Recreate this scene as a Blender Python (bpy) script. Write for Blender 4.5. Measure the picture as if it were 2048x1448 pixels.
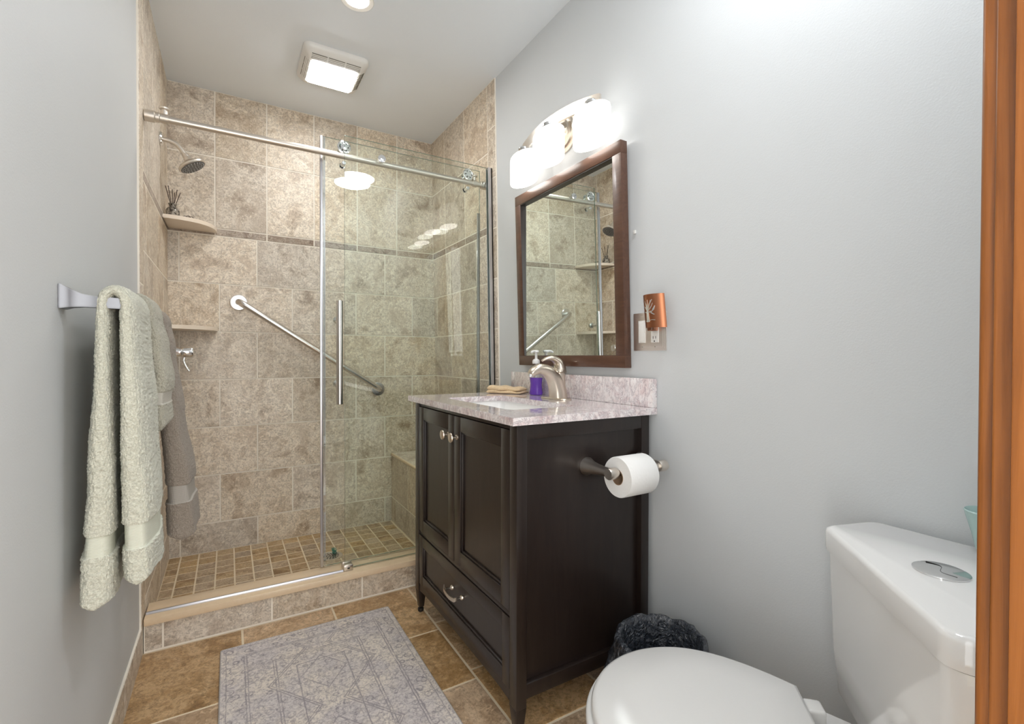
import bpy, bmesh, math, random
import numpy as np
from mathutils import Vector, Matrix
random.seed(4); rs = np.random.RandomState(7)
for o in list(bpy.data.objects): bpy.data.objects.remove(o)
S = bpy.context.scene; COL = S.collection
PI = math.pi
# ------------------------------------------------------------ camera
YAW, PITCH, ROLL, HC = math.radians(30.6955), math.radians(-.5684), math.radians(-.1427), 1.0212
cd = bpy.data.cameras.new('camera'); cam = bpy.data.objects.new('camera', cd); COL.objects.link(cam)
Fh = Vector((math.sin(YAW), math.cos(YAW), 0)); Rh = Vector((math.cos(YAW), -math.sin(YAW), 0)); Zu = Vector((0, 0, 1))
Fd = Fh*math.cos(PITCH) + Zu*math.sin(PITCH); Ud = -Fh*math.sin(PITCH) + Zu*math.cos(PITCH)
Rr = Rh*math.cos(ROLL) - Ud*math.sin(ROLL); Ur = Rh*math.sin(ROLL) + Ud*math.cos(ROLL)
M = Matrix((Rr, Ur, -Fd)).transposed().to_4x4(); M.translation = (0, 0, HC)
cam.matrix_world = M
cd.sensor_width = 36; cd.lens = 953.81*36/2048; cd.clip_start = .01
S.camera = cam
# ------------------------------------------------------------ world, exposure, large lights
w = bpy.data.worlds.new('world'); S.world = w; w.use_nodes = True
w.node_tree.nodes['Background'].inputs[0].default_value = (1, .985, .955, 1)
w.node_tree.nodes['Background'].inputs[1].default_value = 1.5
vs = S.view_settings; vs.view_transform = 'Standard'; vs.look = 'None'; vs.gamma = 1; vs.use_curve_mapping = False
vs.exposure = 1.43
def area(name, loc, rot, size, power, col=(1, 1, 1), shape='DISK', size_y=None):
    l = bpy.data.lights.new(name, 'AREA'); l.energy = power; l.color = col; l.shape = shape; l.size = size
    if size_y: l.size_y = size_y
    o = bpy.data.objects.new(name, l); COL.objects.link(o); o.location = loc; o.rotation_euler = rot; return o
E_SHADE, E_FAN, E_CAN, E_DOME = .42, 16.0, 64.0, 16.5
# ------------------------------------------------------------ dimensions
XL, YB, H, ZS = -.262, 2.873, 2.371, .023          # left wall, back wall, ceiling, shower floor
XR, K = 1.1591, .0197                              # right wall leans in by K per metre
YC = 2.04                                          # curb front
def WX(z, off=0): return XR - K*z - off
# ------------------------------------------------------------ material helpers
def mat(name, col=(.8, .8, .8), rough=.5, metal=0, **kw):
    m = bpy.data.materials.new(name); m.use_nodes = True
    b = m.node_tree.nodes['Principled BSDF']
    b.inputs['Base Color'].default_value = (*col, 1); b.inputs['Roughness'].default_value = rough; b.inputs['Metallic'].default_value = metal
    for k, v in kw.items():
        b.inputs[k.replace('_', ' ')].default_value = v
    return m
class N:
    """small node builder"""
    def __init__(s, m): s.m = m; s.t = m.node_tree; s.b = s.t.nodes['Principled BSDF']
    def n(s, kind, **p):
        x = s.t.nodes.new(kind)
        for k, v in p.items(): setattr(x, k, v)
        return x
    def l(s, a, b): s.t.links.new(a, b)
    def math(s, op, a, b=None, c=None, clamp=False):
        x = s.n('ShaderNodeMath', operation=op); x.use_clamp = clamp
        for i, v in enumerate((a, b, c)):
            if v is None: continue
            if isinstance(v, (int, float)): x.inputs[i].default_value = v
            else: s.l(v, x.inputs[i])
        return x.outputs[0]
    def coord(s, kind='Object'): return s.n('ShaderNodeTexCoord').outputs[kind]
    def mapp(s, v, scale=(1, 1, 1), loc=(0, 0, 0)):
        x = s.n('ShaderNodeMapping'); x.inputs['Scale'].default_value = scale; x.inputs['Location'].default_value = loc; s.l(v, x.inputs[0]); return x.outputs[0]
    def vadd(s, a, b, k=1):
        x = s.n('ShaderNodeVectorMath', operation='MULTIPLY_ADD'); s.l(b, x.inputs[0]); x.inputs[1].default_value = (k, k, k); s.l(a, x.inputs[2]); return x.outputs[0]
    def noise(s, v, scale, detail=4, rough=.55, dist=0):
        x = s.n('ShaderNodeTexNoise'); s.l(v, x.inputs['Vector'])
        x.inputs['Scale'].default_value = scale; x.inputs['Detail'].default_value = detail; x.inputs['Roughness'].default_value = rough; x.inputs['Distortion'].default_value = dist
        return x.outputs['Fac']
    def ramp(s, f, stops, interp='LINEAR'):
        x = s.n('ShaderNodeValToRGB'); x.color_ramp.interpolation = interp; e = x.color_ramp.elements
        while len(e) < len(stops): e.new(.5)
        for i, (p, c) in enumerate(stops):
            e[i].position = p; e[i].color = (*c, 1) if isinstance(c, tuple) else (c, c, c, 1)
        s.l(f, x.inputs[0]); return x.outputs[0]
    def mix(s, f, a, b, mode='MIX'):
        x = s.n('ShaderNodeMix', data_type='RGBA', blend_type=mode)
        for i, v in ((0, f), (6, a), (7, b)):
            if isinstance(v, (int, float)): x.inputs[i].default_value = v
            elif isinstance(v, tuple): x.inputs[i].default_value = (*v, 1)
            else: s.l(v, x.inputs[i])
        return x.outputs[2]
    def bump(s, h, strength=.3, dist=.002, prev=None):
        x = s.n('ShaderNodeBump'); x.inputs['Strength'].default_value = strength; x.inputs['Distance'].default_value = dist
        s.l(h, x.inputs['Height'])
        if prev is not None: s.l(prev, x.inputs['Normal'])
        s.l(x.outputs[0], s.b.inputs['Normal']); return x.outputs[0]
    def base(s, c): s.l(c, s.b.inputs['Base Color'])
    def rough(s, c): s.l(c, s.b.inputs['Roughness'])

def paint(name, col, rough=.6):
    m = mat(name, col, rough); n = N(m); c = n.coord()
    n.base(n.mix(n.noise(c, 3, 3), tuple(x*.975 for x in col), tuple(min(1, x*1.02) for x in col)))
    n.bump(n.noise(c, 260, 3), .22, .0012); return m
def stone(name, light, mid, dark, pit=.55, scale=7, rough=.42, gloss_bump=.25, stretch=(1, 1, 1)):
    """travertine-look ceramic: attribute 'tile' shifts the pattern and tint from tile to tile"""
    m = mat(name, mid, rough); n = N(m); c = n.mapp(n.coord(), stretch)
    at = n.n('ShaderNodeAttribute', attribute_name='tile')
    v = n.vadd(c, at.outputs['Color'], 37.0)
    a = n.noise(v, scale, 8, .62, .6); b_ = n.noise(v, scale*2.7, 6, .7, 1.2); f = n.noise(v, scale*17, 3, .7)
    g = n.math('ADD', n.math('MULTIPLY', a, .75), n.math('MULTIPLY', b_, .25))
    col = n.ramp(g, [(.36, dark), (.43, mid), (.50, light), (.57, mid), (.64, light)])
    col = n.mix(n.math('MULTIPLY', n.ramp(f, [(.40, 1.0), (.50, 0.0)]), .38), col, tuple(x*.5 for x in dark))
    col = n.mix(n.math('MULTIPLY', n.ramp(b_, [(.57, 0.0), (.64, 1.0)]), .4), col, tuple(min(1, x*1.22) for x in light))
    vein = n.math('ABSOLUTE', n.math('SUBTRACT', n.noise(v, scale*1.6, 9, .75, 1.6), .5))
    col = n.mix(n.math('MULTIPLY', n.ramp(vein, [(0.0, 1.0), (.022, 0.0)]), pit), col, tuple(x*.42 for x in dark))
    patch = n.noise(v, scale*.62, 5, .68, .8)
    col = n.mix(n.math('MULTIPLY', n.ramp(patch, [(.52, 0.0), (.64, 1.0)]), .5), col, tuple(.35*a_+.65*b2 for a_, b2 in zip(mid, dark)))
    chips = n.noise(v, scale*8, 4, .8, .5); col = n.mix(n.math('MULTIPLY', n.ramp(chips, [(.58, 0.0), (.63, 1.0)]), .5), col, tuple(min(1, x*1.3) for x in light))
    sep = n.n('ShaderNodeSeparateColor'); n.l(at.outputs['Color'], sep.inputs[0])
    hs = n.n('ShaderNodeHueSaturation'); n.l(col, hs.inputs['Color']); n.l(n.math('ADD', n.math('MULTIPLY', sep.outputs[0], .22), .89), hs.inputs['Value'])
    n.l(n.math('ADD', n.math('MULTIPLY', sep.outputs[1], .35), .8), hs.inputs['Saturation'])
    n.base(hs.outputs[0]); n.bump(n.math('ADD', g, n.math('MULTIPLY', f, .4)), gloss_bump, .004); return m
def metal(name, col, rough, brush=0):
    m = mat(name, col, rough, 1); n = N(m)
    if brush: n.bump(n.noise(n.mapp(n.coord(), (40, 40, 900) if brush == 1 else (900, 40, 900)), 1, 2), .12, .0006)
    return m
MAT = {}
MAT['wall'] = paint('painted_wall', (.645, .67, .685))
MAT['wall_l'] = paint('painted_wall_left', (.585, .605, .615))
MAT['ceil'] = paint('painted_ceiling', (.83, .88, .93))
MAT['tile'] = stone('wall_tile', (.79, .705, .59), (.62, .52, .405), (.41, .315, .23))
MAT['mosaic'] = stone('mosaic_tile', (.60, .45, .28), (.44, .30, .165), (.27, .17, .09), .5, 9)
MAT['floortile'] = stone('floor_tile', (.66, .46, .27), (.46, .29, .145), (.27, .155, .07), .5, 5, .33)
MAT['deco'] = stone('listello_tile', (.55, .47, .39), (.36, .28, .22), (.18, .13, .10), .9, 26)
MAT['grout'] = mat('grout', (.92, .86, .76), .85)
MAT['grout_f'] = mat('floor_grout', (.80, .68, .50), .85)
m = mat('marble_sill', (.72, .55, .38), .28); n = N(m); c = n.coord(); n.base(n.mix(n.noise(c, 60, 5, .7), (.76, .57, .37), (.86, .70, .50))); MAT['sill'] = m
m = mat('shelf_marble', (.82, .70, .58), .3); n = N(m); n.base(n.mix(n.noise(n.coord(), 40, 5, .7), (.78, .66, .53), (.88, .78, .67))); MAT['shelf'] = m
MAT['nickel'] = metal('brushed_nickel', (.72, .67, .61), .32, 1)
MAT['steel'] = metal('brushed_steel', (.68, .66, .64), .25, 1)
MAT['chrome'] = metal('chrome', (.80, .80, .80), .09)
MAT['flange'] = metal('satin_flange', (.82, .82, .83), .22)
MAT['silver'] = metal('satin_silver', (.20, .205, .22), .36)
MAT['alum'] = metal('aluminium', (.62, .62, .66), .3)
MAT['copper'] = metal('copper', (.42, .17, .09), .3, 1)
MAT['platem'] = metal('plate_nickel', (.86, .80, .75), .38)
MAT['warmnickel'] = metal('warm_nickel', (.70, .63, .54), .3, 1)
MAT['white'] = mat('white_plastic', (.80, .79, .76), .35)
MAT['ceramic'] = mat('white_ceramic', (.80, .80, .79), .08, Coat_Weight=.5, Coat_Roughness=.03)
MAT['sinkw'] = mat('sink_ceramic', (.93, .93, .92), .12)
MAT['lidplastic'] = mat('toilet_seat_plastic', (.62, .62, .61), .22)
MAT['black'] = mat('dark_slot', (.02, .02, .02), .7)
MAT['rubber'] = mat('black_foot', (.012, .011, .011), .3)
MAT['mirror'] = mat('mirror_glass', (.86, .90, .88), .0, 1)
def wood(name, a, b, rough, sc, coat=0, bumpk=.1):
    m = mat(name, a, rough, Coat_Weight=coat, Coat_Roughness=.15); n = N(m); c = n.mapp(n.coord(), sc)
    g = n.noise(c, 5, 6, .6, .8); n.base(n.mix(n.ramp(g, [(.35, 0.0), (.65, 1.0)]), a, b)); n.bump(g, bumpk, .001); return m
MAT['espresso'] = wood('espresso_wood', (.013, .0075, .006), (.020, .0125, .010), .34, (8, 8, 1.2), .15)
MAT['frame'] = wood('mirror_frame_wood', (.075, .032, .018), (.11, .05, .028), .36, (12, 2, 12), .2)
MAT['casing'] = wood('varnished_casing', (.20, .062, .008), (.30, .10, .018), .34, (26, 26, 1.1), .2, .3)
def glass(name, tint, base=.0, ior=1.5, extra=0.0):
    m = bpy.data.materials.new(name); m.use_nodes = True; t = m.node_tree; t.nodes.clear()
    out = t.nodes.new('ShaderNodeOutputMaterial'); mx = t.nodes.new('ShaderNodeMixShader'); tr = t.nodes.new('ShaderNodeBsdfTransparent'); gl = t.nodes.new('ShaderNodeBsdfGlossy')
    tr.inputs[0].default_value = (*tint, 1); gl.inputs['Roughness'].default_value = .0; gl.inputs['Color'].default_value = (1, 1, 1, 1)
    fr = t.nodes.new('ShaderNodeFresnel'); fr.inputs[0].default_value = ior; ge = t.nodes.new('ShaderNodeNewGeometry')
    a = t.nodes.new('ShaderNodeMath'); a.operation = 'SUBTRACT'; a.inputs[0].default_value = 1; t.links.new(ge.outputs['Backfacing'], a.inputs[1])
    b = t.nodes.new('ShaderNodeMath'); b.operation = 'MULTIPLY'; t.links.new(fr.outputs[0], b.inputs[0]); t.links.new(a.outputs[0], b.inputs[1])
    c = t.nodes.new('ShaderNodeMath'); c.operation = 'MULTIPLY_ADD'; t.links.new(b.outputs[0], c.inputs[0]); c.inputs[1].default_value = 1.0; c.inputs[2].default_value = extra; c.use_clamp = True
    t.links.new(c.outputs[0], mx.inputs[0]); t.links.new(tr.outputs[0], mx.inputs[1]); t.links.new(gl.outputs[0], mx.inputs[2]); t.links.new(mx.outputs[0], out.inputs[0])
    return m
MAT['glass'] = glass('clear_glass', (.975, .994, .978))
MAT['seal'] = glass('clear_seal', (.72, .75, .76), ior=1.6, extra=.28)
m = mat('glass_edge', (.07, .16, .12), .15, Transmission_Weight=.3); MAT['gedge'] = m
def emis(name, col, e, base=(.9, .9, .9)):
    m = mat(name, base, .4); b = m.node_tree.nodes['Principled BSDF']; b.inputs['Emission Color'].default_value = (*col, 1); b.inputs['Emission Strength'].default_value = e; return m
MAT['shade'] = emis('lit_opal_glass', (1, .94, .86), E_SHADE)
MAT['shade_b'] = emis('lit_shade_bottom', (1, .96, .90), E_SHADE*9)
MAT['fanlens'] = emis('lit_fan_lens', (.98, .99, 1), E_FAN)
MAT['canlens'] = emis('lit_can_lens', (1, .93, .84), E_CAN)
MAT['domelens'] = emis('lit_dome_lens', (.96, .98, 1), E_DOME)
def terry(name, a, b):
    m = mat(name, a, .95, Sheen_Weight=.15); n = N(m); c = n.coord()
    f = n.noise(n.mapp(c, (1, 1, 1.5)), 330, 3, .7); n.base(n.mix(n.ramp(f, [(.35, 0.0), (.62, 1.0)]), tuple(x*.8 for x in a), b)); n.bump(f, .55, .003)
    return m
MAT['sage'] = terry('sage_terry', (.58, .585, .49), (.70, .70, .60))
MAT['sagegrey'] = terry('greige_terry', (.44, .425, .345), (.56, .54, .45))
MAT['taupe'] = terry('taupe_terry', (.30, .255, .21), (.40, .345, .29))
def band(name, a):
    m = mat(name, a, .8); n = N(m); c = n.coord(); s_ = n.n('ShaderNodeSeparateXYZ'); n.l(c, s_.inputs[0])
    h = n.math('SINE', n.math('MULTIPLY', s_.outputs[2], 2300.)); h2 = n.math('SINE', n.math('MULTIPLY', s_.outputs[1], 2600.))
    n.bump(n.math('ADD', h, n.math('MULTIPLY', h2, .5)), .35, .0008); n.base(n.mix(n.math('MULTIPLY_ADD', h, .25, .5), tuple(x*.88 for x in a), tuple(min(1, x*1.06) for x in a))); return m
MAT['sage_b'] = band('sage_band', (.66, .68, .58)); MAT['sagegrey_b'] = band('greige_band', (.58, .56, .50)); MAT['taupe_b'] = band('taupe_band', (.46, .43, .39))
# granite worktop
m = mat('pink_granite', (.7, .62, .62), .1, Coat_Weight=.6, Coat_Roughness=.04); n = N(m); c = n.coord()
a = n.noise(c, 9, 8, .65, .8); b = n.noise(c, 60, 6, .75, .4); d = n.noise(n.mapp(c, (1, 2.2, 1)), 14, 9, .78, 1.5)
col = n.ramp(a, [(.36, (.62, .47, .47)), (.46, (.80, .70, .70)), (.55, (.86, .82, .82)), (.66, (.70, .56, .57))])
col = n.mix(n.math('MULTIPLY', n.ramp(b, [(.5, 0.0), (.58, 1.0)]), .55), col, (.92, .90, .90))
col = n.mix(n.math('MULTIPLY', n.ramp(n.math('ABSOLUTE', n.math('SUBTRACT', d, .5)), [(0.0, 1.0), (.04, 0.0)]), .65), col, (.28, .22, .26))
col = n.mix(n.math('MULTIPLY', n.ramp(b, [(.38, 1.0), (.43, 0.0)]), .55), col, (.40, .34, .38))
n.base(col); MAT['granite'] = m

# ------------------------------------------------------------ mesh helpers
ROOT = {}                                            # object name -> world offset of its mesh frame
def link(o): COL.objects.link(o); return o
def tag(o, label=None, cat=None, group=None, kind=None):
    if label: o['label'] = label
    if cat: o['category'] = cat
    if group: o['group'] = group
    if kind: o['kind'] = kind
    return o
def thing(name, loc, label, cat, group=None, rotz=0):
    o = link(bpy.data.objects.new(name, None)); o.location = loc; o.rotation_euler = (0, 0, rotz); o.empty_display_size = .05
    ROOT[o.name] = Matrix.Translation(loc) @ Matrix.Rotation(rotz, 4, 'Z'); return tag(o, label, cat, group)
def obj(name, bm, m, parent=None, smooth=True, ang=35, origin=None, label=None, local=False):
    me = bpy.data.meshes.new(name)
    bmesh.ops.recalc_face_normals(bm, faces=bm.faces)
    if parent is not None:
        T = ROOT[parent.name]
        if not local: bm.transform(T.inverted())
    elif origin is not None: bm.transform(Matrix.Translation(-Vector(origin)))
    bm.to_mesh(me); bm.free()
    for mm in (m if isinstance(m, (list, tuple)) else [m]): me.materials.append(MAT[mm] if isinstance(mm, str) else mm)
    if smooth:
        me.polygons.foreach_set('use_smooth', [True]*len(me.polygons)); me.set_sharp_from_angle(angle=math.radians(ang))
    o = link(bpy.data.objects.new(name, me))
    if parent is not None: o.parent = parent; ROOT[o.name] = ROOT[parent.name]
    elif origin is not None: o.location = origin; ROOT[o.name] = Matrix.Translation(origin)
    else: ROOT[o.name] = Matrix.Identity(4)
    if label: o['label'] = label
    return o
NB = bmesh.new
def box(bm, x0, x1, y0, y1, z0, z1, bev=0, seg=2, mi=0):
    x0, x1 = min(x0, x1), max(x0, x1); y0, y1 = min(y0, y1), max(y0, y1); z0, z1 = min(z0, z1), max(z0, z1)
    v = [bm.verts.new(p) for p in ((x0, y0, z0), (x1, y0, z0), (x1, y1, z0), (x0, y1, z0), (x0, y0, z1), (x1, y0, z1), (x1, y1, z1), (x0, y1, z1))]
    fs = [bm.faces.new([v[i] for i in q]) for q in ((3, 2, 1, 0), (4, 5, 6, 7), (0, 1, 5, 4), (1, 2, 6, 5), (2, 3, 7, 6), (3, 0, 4, 7))]
    for f in fs: f.material_index = mi
    if bev: bmesh.ops.bevel(bm, geom=list({e for f in fs for e in f.edges}), offset=bev, segments=seg, profile=.5, affect='EDGES')
    return v
def hexa(bm, pts, bev=0):
    v = [bm.verts.new(p) for p in pts]
    fs = [bm.faces.new([v[i] for i in q]) for q in ((3, 2, 1, 0), (4, 5, 6, 7), (0, 1, 5, 4), (1, 2, 6, 5), (2, 3, 7, 6), (3, 0, 4, 7))]
    if bev: bmesh.ops.bevel(bm, geom=list({e for f in fs for e in f.edges}), offset=bev, segments=2, profile=.5, affect='EDGES')
def rings(bm, rs_, cap=True, closed=False, mi=0):
    vs_ = [[bm.verts.new(p) for p in r] for r in rs_]; n_ = len(vs_[0]); L = len(vs_)
    for i in range(L if closed else L-1):
        a, b = vs_[i], vs_[(i+1) % L]
        for j in range(n_):
            k = (j+1) % n_
            f = bm.faces.new((a[j], a[k], b[k], b[j])); f.material_index = mi
    if cap and not closed:
        bm.faces.new(vs_[0][::-1]).material_index = mi; bm.faces.new(vs_[-1]).material_index = mi
    return vs_
def frame(d, up=None):
    d = Vector(d).normalized(); u = Vector(up) if up else (Vector((0, 0, 1)) if abs(d.z) < .9 else Vector((1, 0, 0)))
    a = u.cross(d).normalized(); return a, d.cross(a).normalized(), d
def tube(bm, pts, r, seg=20, cap=True, mi=0):
    pts = [Vector(p) for p in pts]; rr = r if isinstance(r, (list, tuple)) else [r]*len(pts)
    R_ = []; a = None
    for i, p in enumerate(pts):
        d = (pts[min(i+1, len(pts)-1)] - pts[max(i-1, 0)]).normalized()
        if a is None: a, b, _ = frame(d)
        else: a = (a - d*a.dot(d)).normalized(); b = d.cross(a)
        R_.append([p + (a*math.cos(2*PI*k/seg) + b*math.sin(2*PI*k/seg))*rr[i] for k in range(seg)])
    rings(bm, R_, cap, mi=mi)
def lathe(bm, prof, o=(0, 0, 0), axis=(0, 0, 1), seg=32, cap=True, mi=0, sx=1, up=None):
    o = Vector(o); a, b, d = frame(axis, up)
    rings(bm, [[o + d*h + (a*math.cos(2*PI*k/seg)*sx + b*math.sin(2*PI*k/seg))*r for k in range(seg)] for r, h in prof], cap, mi=mi)
def spline(pts, k=8):
    P = [Vector(p) for p in pts]; P = [P[0]*2-P[1]] + P + [P[-1]*2-P[-2]]; out = []
    for i in range(1, len(P)-2):
        for j in range(k):
            t = j/k; a, b, c, d = P[i-1:i+3]
            out.append(.5*((2*b) + (c-a)*t + (2*a-5*b+4*c-d)*t*t + (3*b-a-3*c+d)*t**3))
    return out + [P[-2]]
def prism(bm, poly, z0, z1, bev=0, top_bev_only=False):
    a = [bm.verts.new((x, y, z0)) for x, y in poly]; b = [bm.verts.new((x, y, z1)) for x, y in poly]
    fs = [bm.faces.new(a[::-1]), bm.faces.new(b)]
    for i in range(len(poly)): j = (i+1) % len(poly); fs.append(bm.faces.new((a[i], a[j], b[j], b[i])))
    if bev: bmesh.ops.bevel(bm, geom=list(fs[1].edges)+([] if top_bev_only else list(fs[0].edges)), offset=bev, segments=3, profile=.5, affect='EDGES')
def tiles(bm, rects, P, th=.0010, gap=.0060, bev=.0007, mi=1):
    """raised tiles: rects (u0,u1,v0,v1); P(u,v,h) -> world point; each tile gets its own random 'tile' colour"""
    lay = bm.loops.layers.float_color.get('tile') or bm.loops.layers.float_color.new('tile')
    g = gap/2
    for q in rects:
        u0, u1, v0, v1 = q[:4]; k = q[4] if len(q) > 4 else mi
        if u1-u0 < .006 or v1-v0 < .006: continue
        c = (random.random(), random.random(), random.random(), 1)
        def ring(d, h): return [bm.verts.new(P(a, b, h)) for a, b in ((u0+g+d, v0+g+d), (u1-g-d, v0+g+d), (u1-g-d, v1-g-d), (u0+g+d, v1-g-d))]
        r0, r1, r2 = ring(0, 0), ring(0, th-bev), ring(bev, th)
        fs = [bm.faces.new(r2)]
        for A, B in ((r0, r1), (r1, r2)):
            for i in range(4): j = (i+1) % 4; fs.append(bm.faces.new((A[i], A[j], B[j], B[i])))
        for f in fs:
            f.material_index = k
            for lp in f.loops: lp[lay] = c

# ------------------------------------------------------------ SETTING
def struct(name, bm, m, label=None, **kw):
    o = obj(name, bm, m, **kw); tag(o, label, None, None, 'structure'); return o
ZR = [ZS, .171, .4155, .660, .9045, 1.149, 1.3935, 1.638]      # tile courses below the listello
ZB0, ZB1, ZU = 1.638, 1.676, 2.038
# back wall
bm = NB(); box(bm, XL-.1, XR+.06, YB, YB+.12, -.1, H+.08, mi=0)
def cuts(lo, hi, first, pitch):
    js = []; x = first
    while x > lo: x -= pitch
    while x < hi:
        if x > lo+.004: js.append(x)
        x += pitch
    js = [lo] + [j for j in js if j < hi-.004] + [hi]; return list(zip(js[:-1], js[1:]))
R_ = []
for i in range(len(ZR)-1):
    f = -.040 if (i % 2) else .130
    for a, b in cuts(XL, XR, f, .3405): R_.append((a, b, ZR[i], ZR[i+1]))
for a, b in cuts(XL, XR, -.058, .2355):
    R_.append((a, b, ZB0, ZB1, 2)); R_.append((a, b, ZB1, ZU)); R_.append((a, b, ZU, H))
tiles(bm, R_, lambda u, v, h: (u, YB-.0015-h, v))
struct('wall_back', bm, ['grout', 'tile', 'deco'], 'tiled back wall of the shower in beige travertine look tile', smooth=False)
# left wall drywall + tiled shower part
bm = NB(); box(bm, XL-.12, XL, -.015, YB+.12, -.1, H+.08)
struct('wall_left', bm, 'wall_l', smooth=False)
TP = .007                                             # tile build-up over the drywall
bm = NB(); box(bm, XL, XL+TP-.002, 2.012, YB, .0, H)
R_ = []; YS = 2.104
for i in range(len(ZR)-1):
    z0 = ZR[i] if i else .103
    for a, b in cuts(YS, YB, 2.35 if i % 2 else 2.52, .3405): R_.append((a, b, ZR[i] if (i or 1) else 0, ZR[i+1]))
for a, b in cuts(YS, YB, 2.352, .24): R_ += [(a, b, ZB0, ZB1, 2), (a, b, ZB1, ZU), (a, b, ZU, H)]
for a, b in cuts(.103, H, 1.27, .34): R_.append((2.014, YS, a, b))
tiles(bm, R_, lambda u, v, h: (XL+TP-.002+h, u, v))
struct('wall_shower_left', bm, ['grout', 'tile', 'deco'], 'tiled left side wall of the shower beside the grey drywall', smooth=False)
# right wall (leans a little)
bm = NB()
hexa(bm, [(WX(-.1), .0, -.1), (XR+.16, .0, -.1), (XR+.16, YB+.12, -.1), (WX(-.1), YB+.12, -.1), (WX(H+.08), .0, H+.08), (XR+.16, .0, H+.08), (XR+.16, YB+.12, H+.08), (WX(H+.08), YB+.12, H+.08)])
struct('wall_right', bm, 'wall', smooth=False)
bm = NB(); YT = 2.036; YT2 = 2.118
hexa(bm, [(WX(0, TP-.002), YT, 0), (WX(0), YT, 0), (WX(0), YB, 0), (WX(0, TP-.002), YB, 0), (WX(H, TP-.002), YT, H), (WX(H), YT, H), (WX(H), YB, H), (WX(H, TP-.002), YB, H)])
R_ = []
for i in range(len(ZR)-1):
    for a, b in cuts(YT2, YB, 2.48 if i % 2 else 2.607, .3405): R_.append((a, b, ZR[i], ZR[i+1]))
for a, b in cuts(YT2, YB, 2.395, .2745): R_ += [(a, b, ZB0, ZB1, 2), (a, b, ZB1, ZU), (a, b, ZU, H)]
for a, b in cuts(0, H, 1.90, .246): R_.append((YT+.001, YT2, a, b))
tiles(bm, R_, lambda u, v, h: (WX(v, TP-.002+h), u, v))
struct('wall_shower_right', bm, ['grout', 'tile', 'deco'], 'tiled right side wall of the shower ending in a narrow tile strip', smooth=False)
# near wall with the doorway the camera stands in
YN = .105; DX0, DX1 = -.255, .4525
bm = NB(); box(bm, DX1+.02, XR+.05, -.015, YN, -.1, H+.08); box(bm, XL, DX1+.02, -.015, YN, 2.06, H+.08)
struct('wall_near', bm, 'wall', smooth=False)
bm = NB(); box(bm, XL-.12, XR+.16, -.015, YB+.12, H, H+.08); struct('ceiling', bm, 'ceil', smooth=False)
# floor
bm = NB(); box(bm, XL-.12, XR+.16, -1.6, YC+.02, -.08, -.0010)
R_ = []; cols = [(-.278, .040), (.040, .3575), (.3575, .676), (.676, .994), (.994, 1.31)]
for i, (a, b) in enumerate(cols):
    y = YC; ys = [YC]; y = (1.640, 1.655, 1.671, 1.399, 1.56)[i]
    if i == 3: ys.append(1.717)
    while y > -1.5: ys.append(y); y -= .318
    for p, q in zip(ys[1:], ys[:-1]): R_.append((max(a, XL), b, p, q))
tiles(bm, R_, lambda u, v, h: (u, v, -.0010+h), gap=.0075, th=.0010)
struct('floor', bm, ['grout_f', 'floortile'], 'brown travertine look tile floor', smooth=False)
bm = NB(); box(bm, XL, XR, YC+.03, YB, -.08, ZS-.001)
R_ = []
for a, b in cuts(XL+.004, .845, .020, .0757):
    for c, d in cuts(2.147, YB, 2.797, .0757): R_.append((a, b, c, d))
tiles(bm, R_, lambda u, v, h: (u, v, ZS-.001+h), gap=.0062, th=.001)
struct('floor_shower', bm, ['grout_f', 'mosaic'], 'shower floor of small square brown mosaic tiles', smooth=False)
# left baseboard of tile
bm = NB(); box(bm, XL, XL+.006, YN, 2.012, 0, .101)
tiles(bm, [(a, b, .002, .101) for a, b in cuts(YN, 2.012, 1.70, .318)], lambda u, v, h: (XL+.006+h, u, v), th=.0012, gap=.004)
struct('baseboard_left', bm, ['grout', 'tile'], smooth=False)
# door casing and jamb (varnished), seen at the right edge
dr = link(bpy.data.objects.new('door_1', None)); dr.location = (DX1, .05, 0); ROOT[dr.name] = Matrix.Translation(dr.location); tag(dr, 'varnished orange brown wooden door casing and jamb at right edge', None, None, 'structure')
bm = NB(); box(bm, DX1, DX1+.07, YN+.0, YN+.0165, 0, 2.10, .004, 3); box(bm, DX0-.005, DX1+.07, YN, YN+.016, 2.03, 2.10, .003); obj('casing', bm, 'casing', dr)
bm = NB(); box(bm, DX1-.006, DX1+.02, -.015, YN+.0075, 0, 2.045, .0022, 3); box(bm, DX0, DX1, -.015, YN, 2.03, 2.06, .002); obj('jamb', bm, 'casing', dr)
bm = NB(); box(bm, DX1-.017, DX1-.006, .03, .1005, 0, 2.03, .0015, 2); obj('door_stop', bm, 'casing', dr)

# ------------------------------------------------------------ SHOWER
t = thing('shower_curb', (.45, 2.09, 0), 'low tiled shower curb with beige marble sill', 'curb')
CX1 = WX(0, TP)-.002
bm = NB(); box(bm, XL+.008, CX1, YC+.003, 2.147, 0, .098)
tiles(bm, [(a, b, .004, .097) for a, b in cuts(XL+.008, CX1, .140, .3405)]+[], lambda u, v, h: (u, YC+.003-h, v), th=.0012)
tiles(bm, [(a, b, ZS+.002, .097) for a, b in cuts(XL+.008, CX1, .140, .3405)], lambda u, v, h: (u, 2.147+h, v), th=.0012)
obj('tiled_base', bm, ['grout', 'tile'], t, False)
bm = NB(); box(bm, XL+.009, CX1, YC-.013, 2.160, .0985, .1235, .003); obj('marble_sill', bm, 'sill', t)
t = thing('shower_bench', (1.0, 2.5, ZS), 'tiled shower bench along right wall behind the vanity', 'bench')
BZ = .437; BX = .848
bm = NB(); box(bm, BX+.002, WX(BZ, TP)-.002, 2.165, YB-.006, ZS, BZ-.001)
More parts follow.
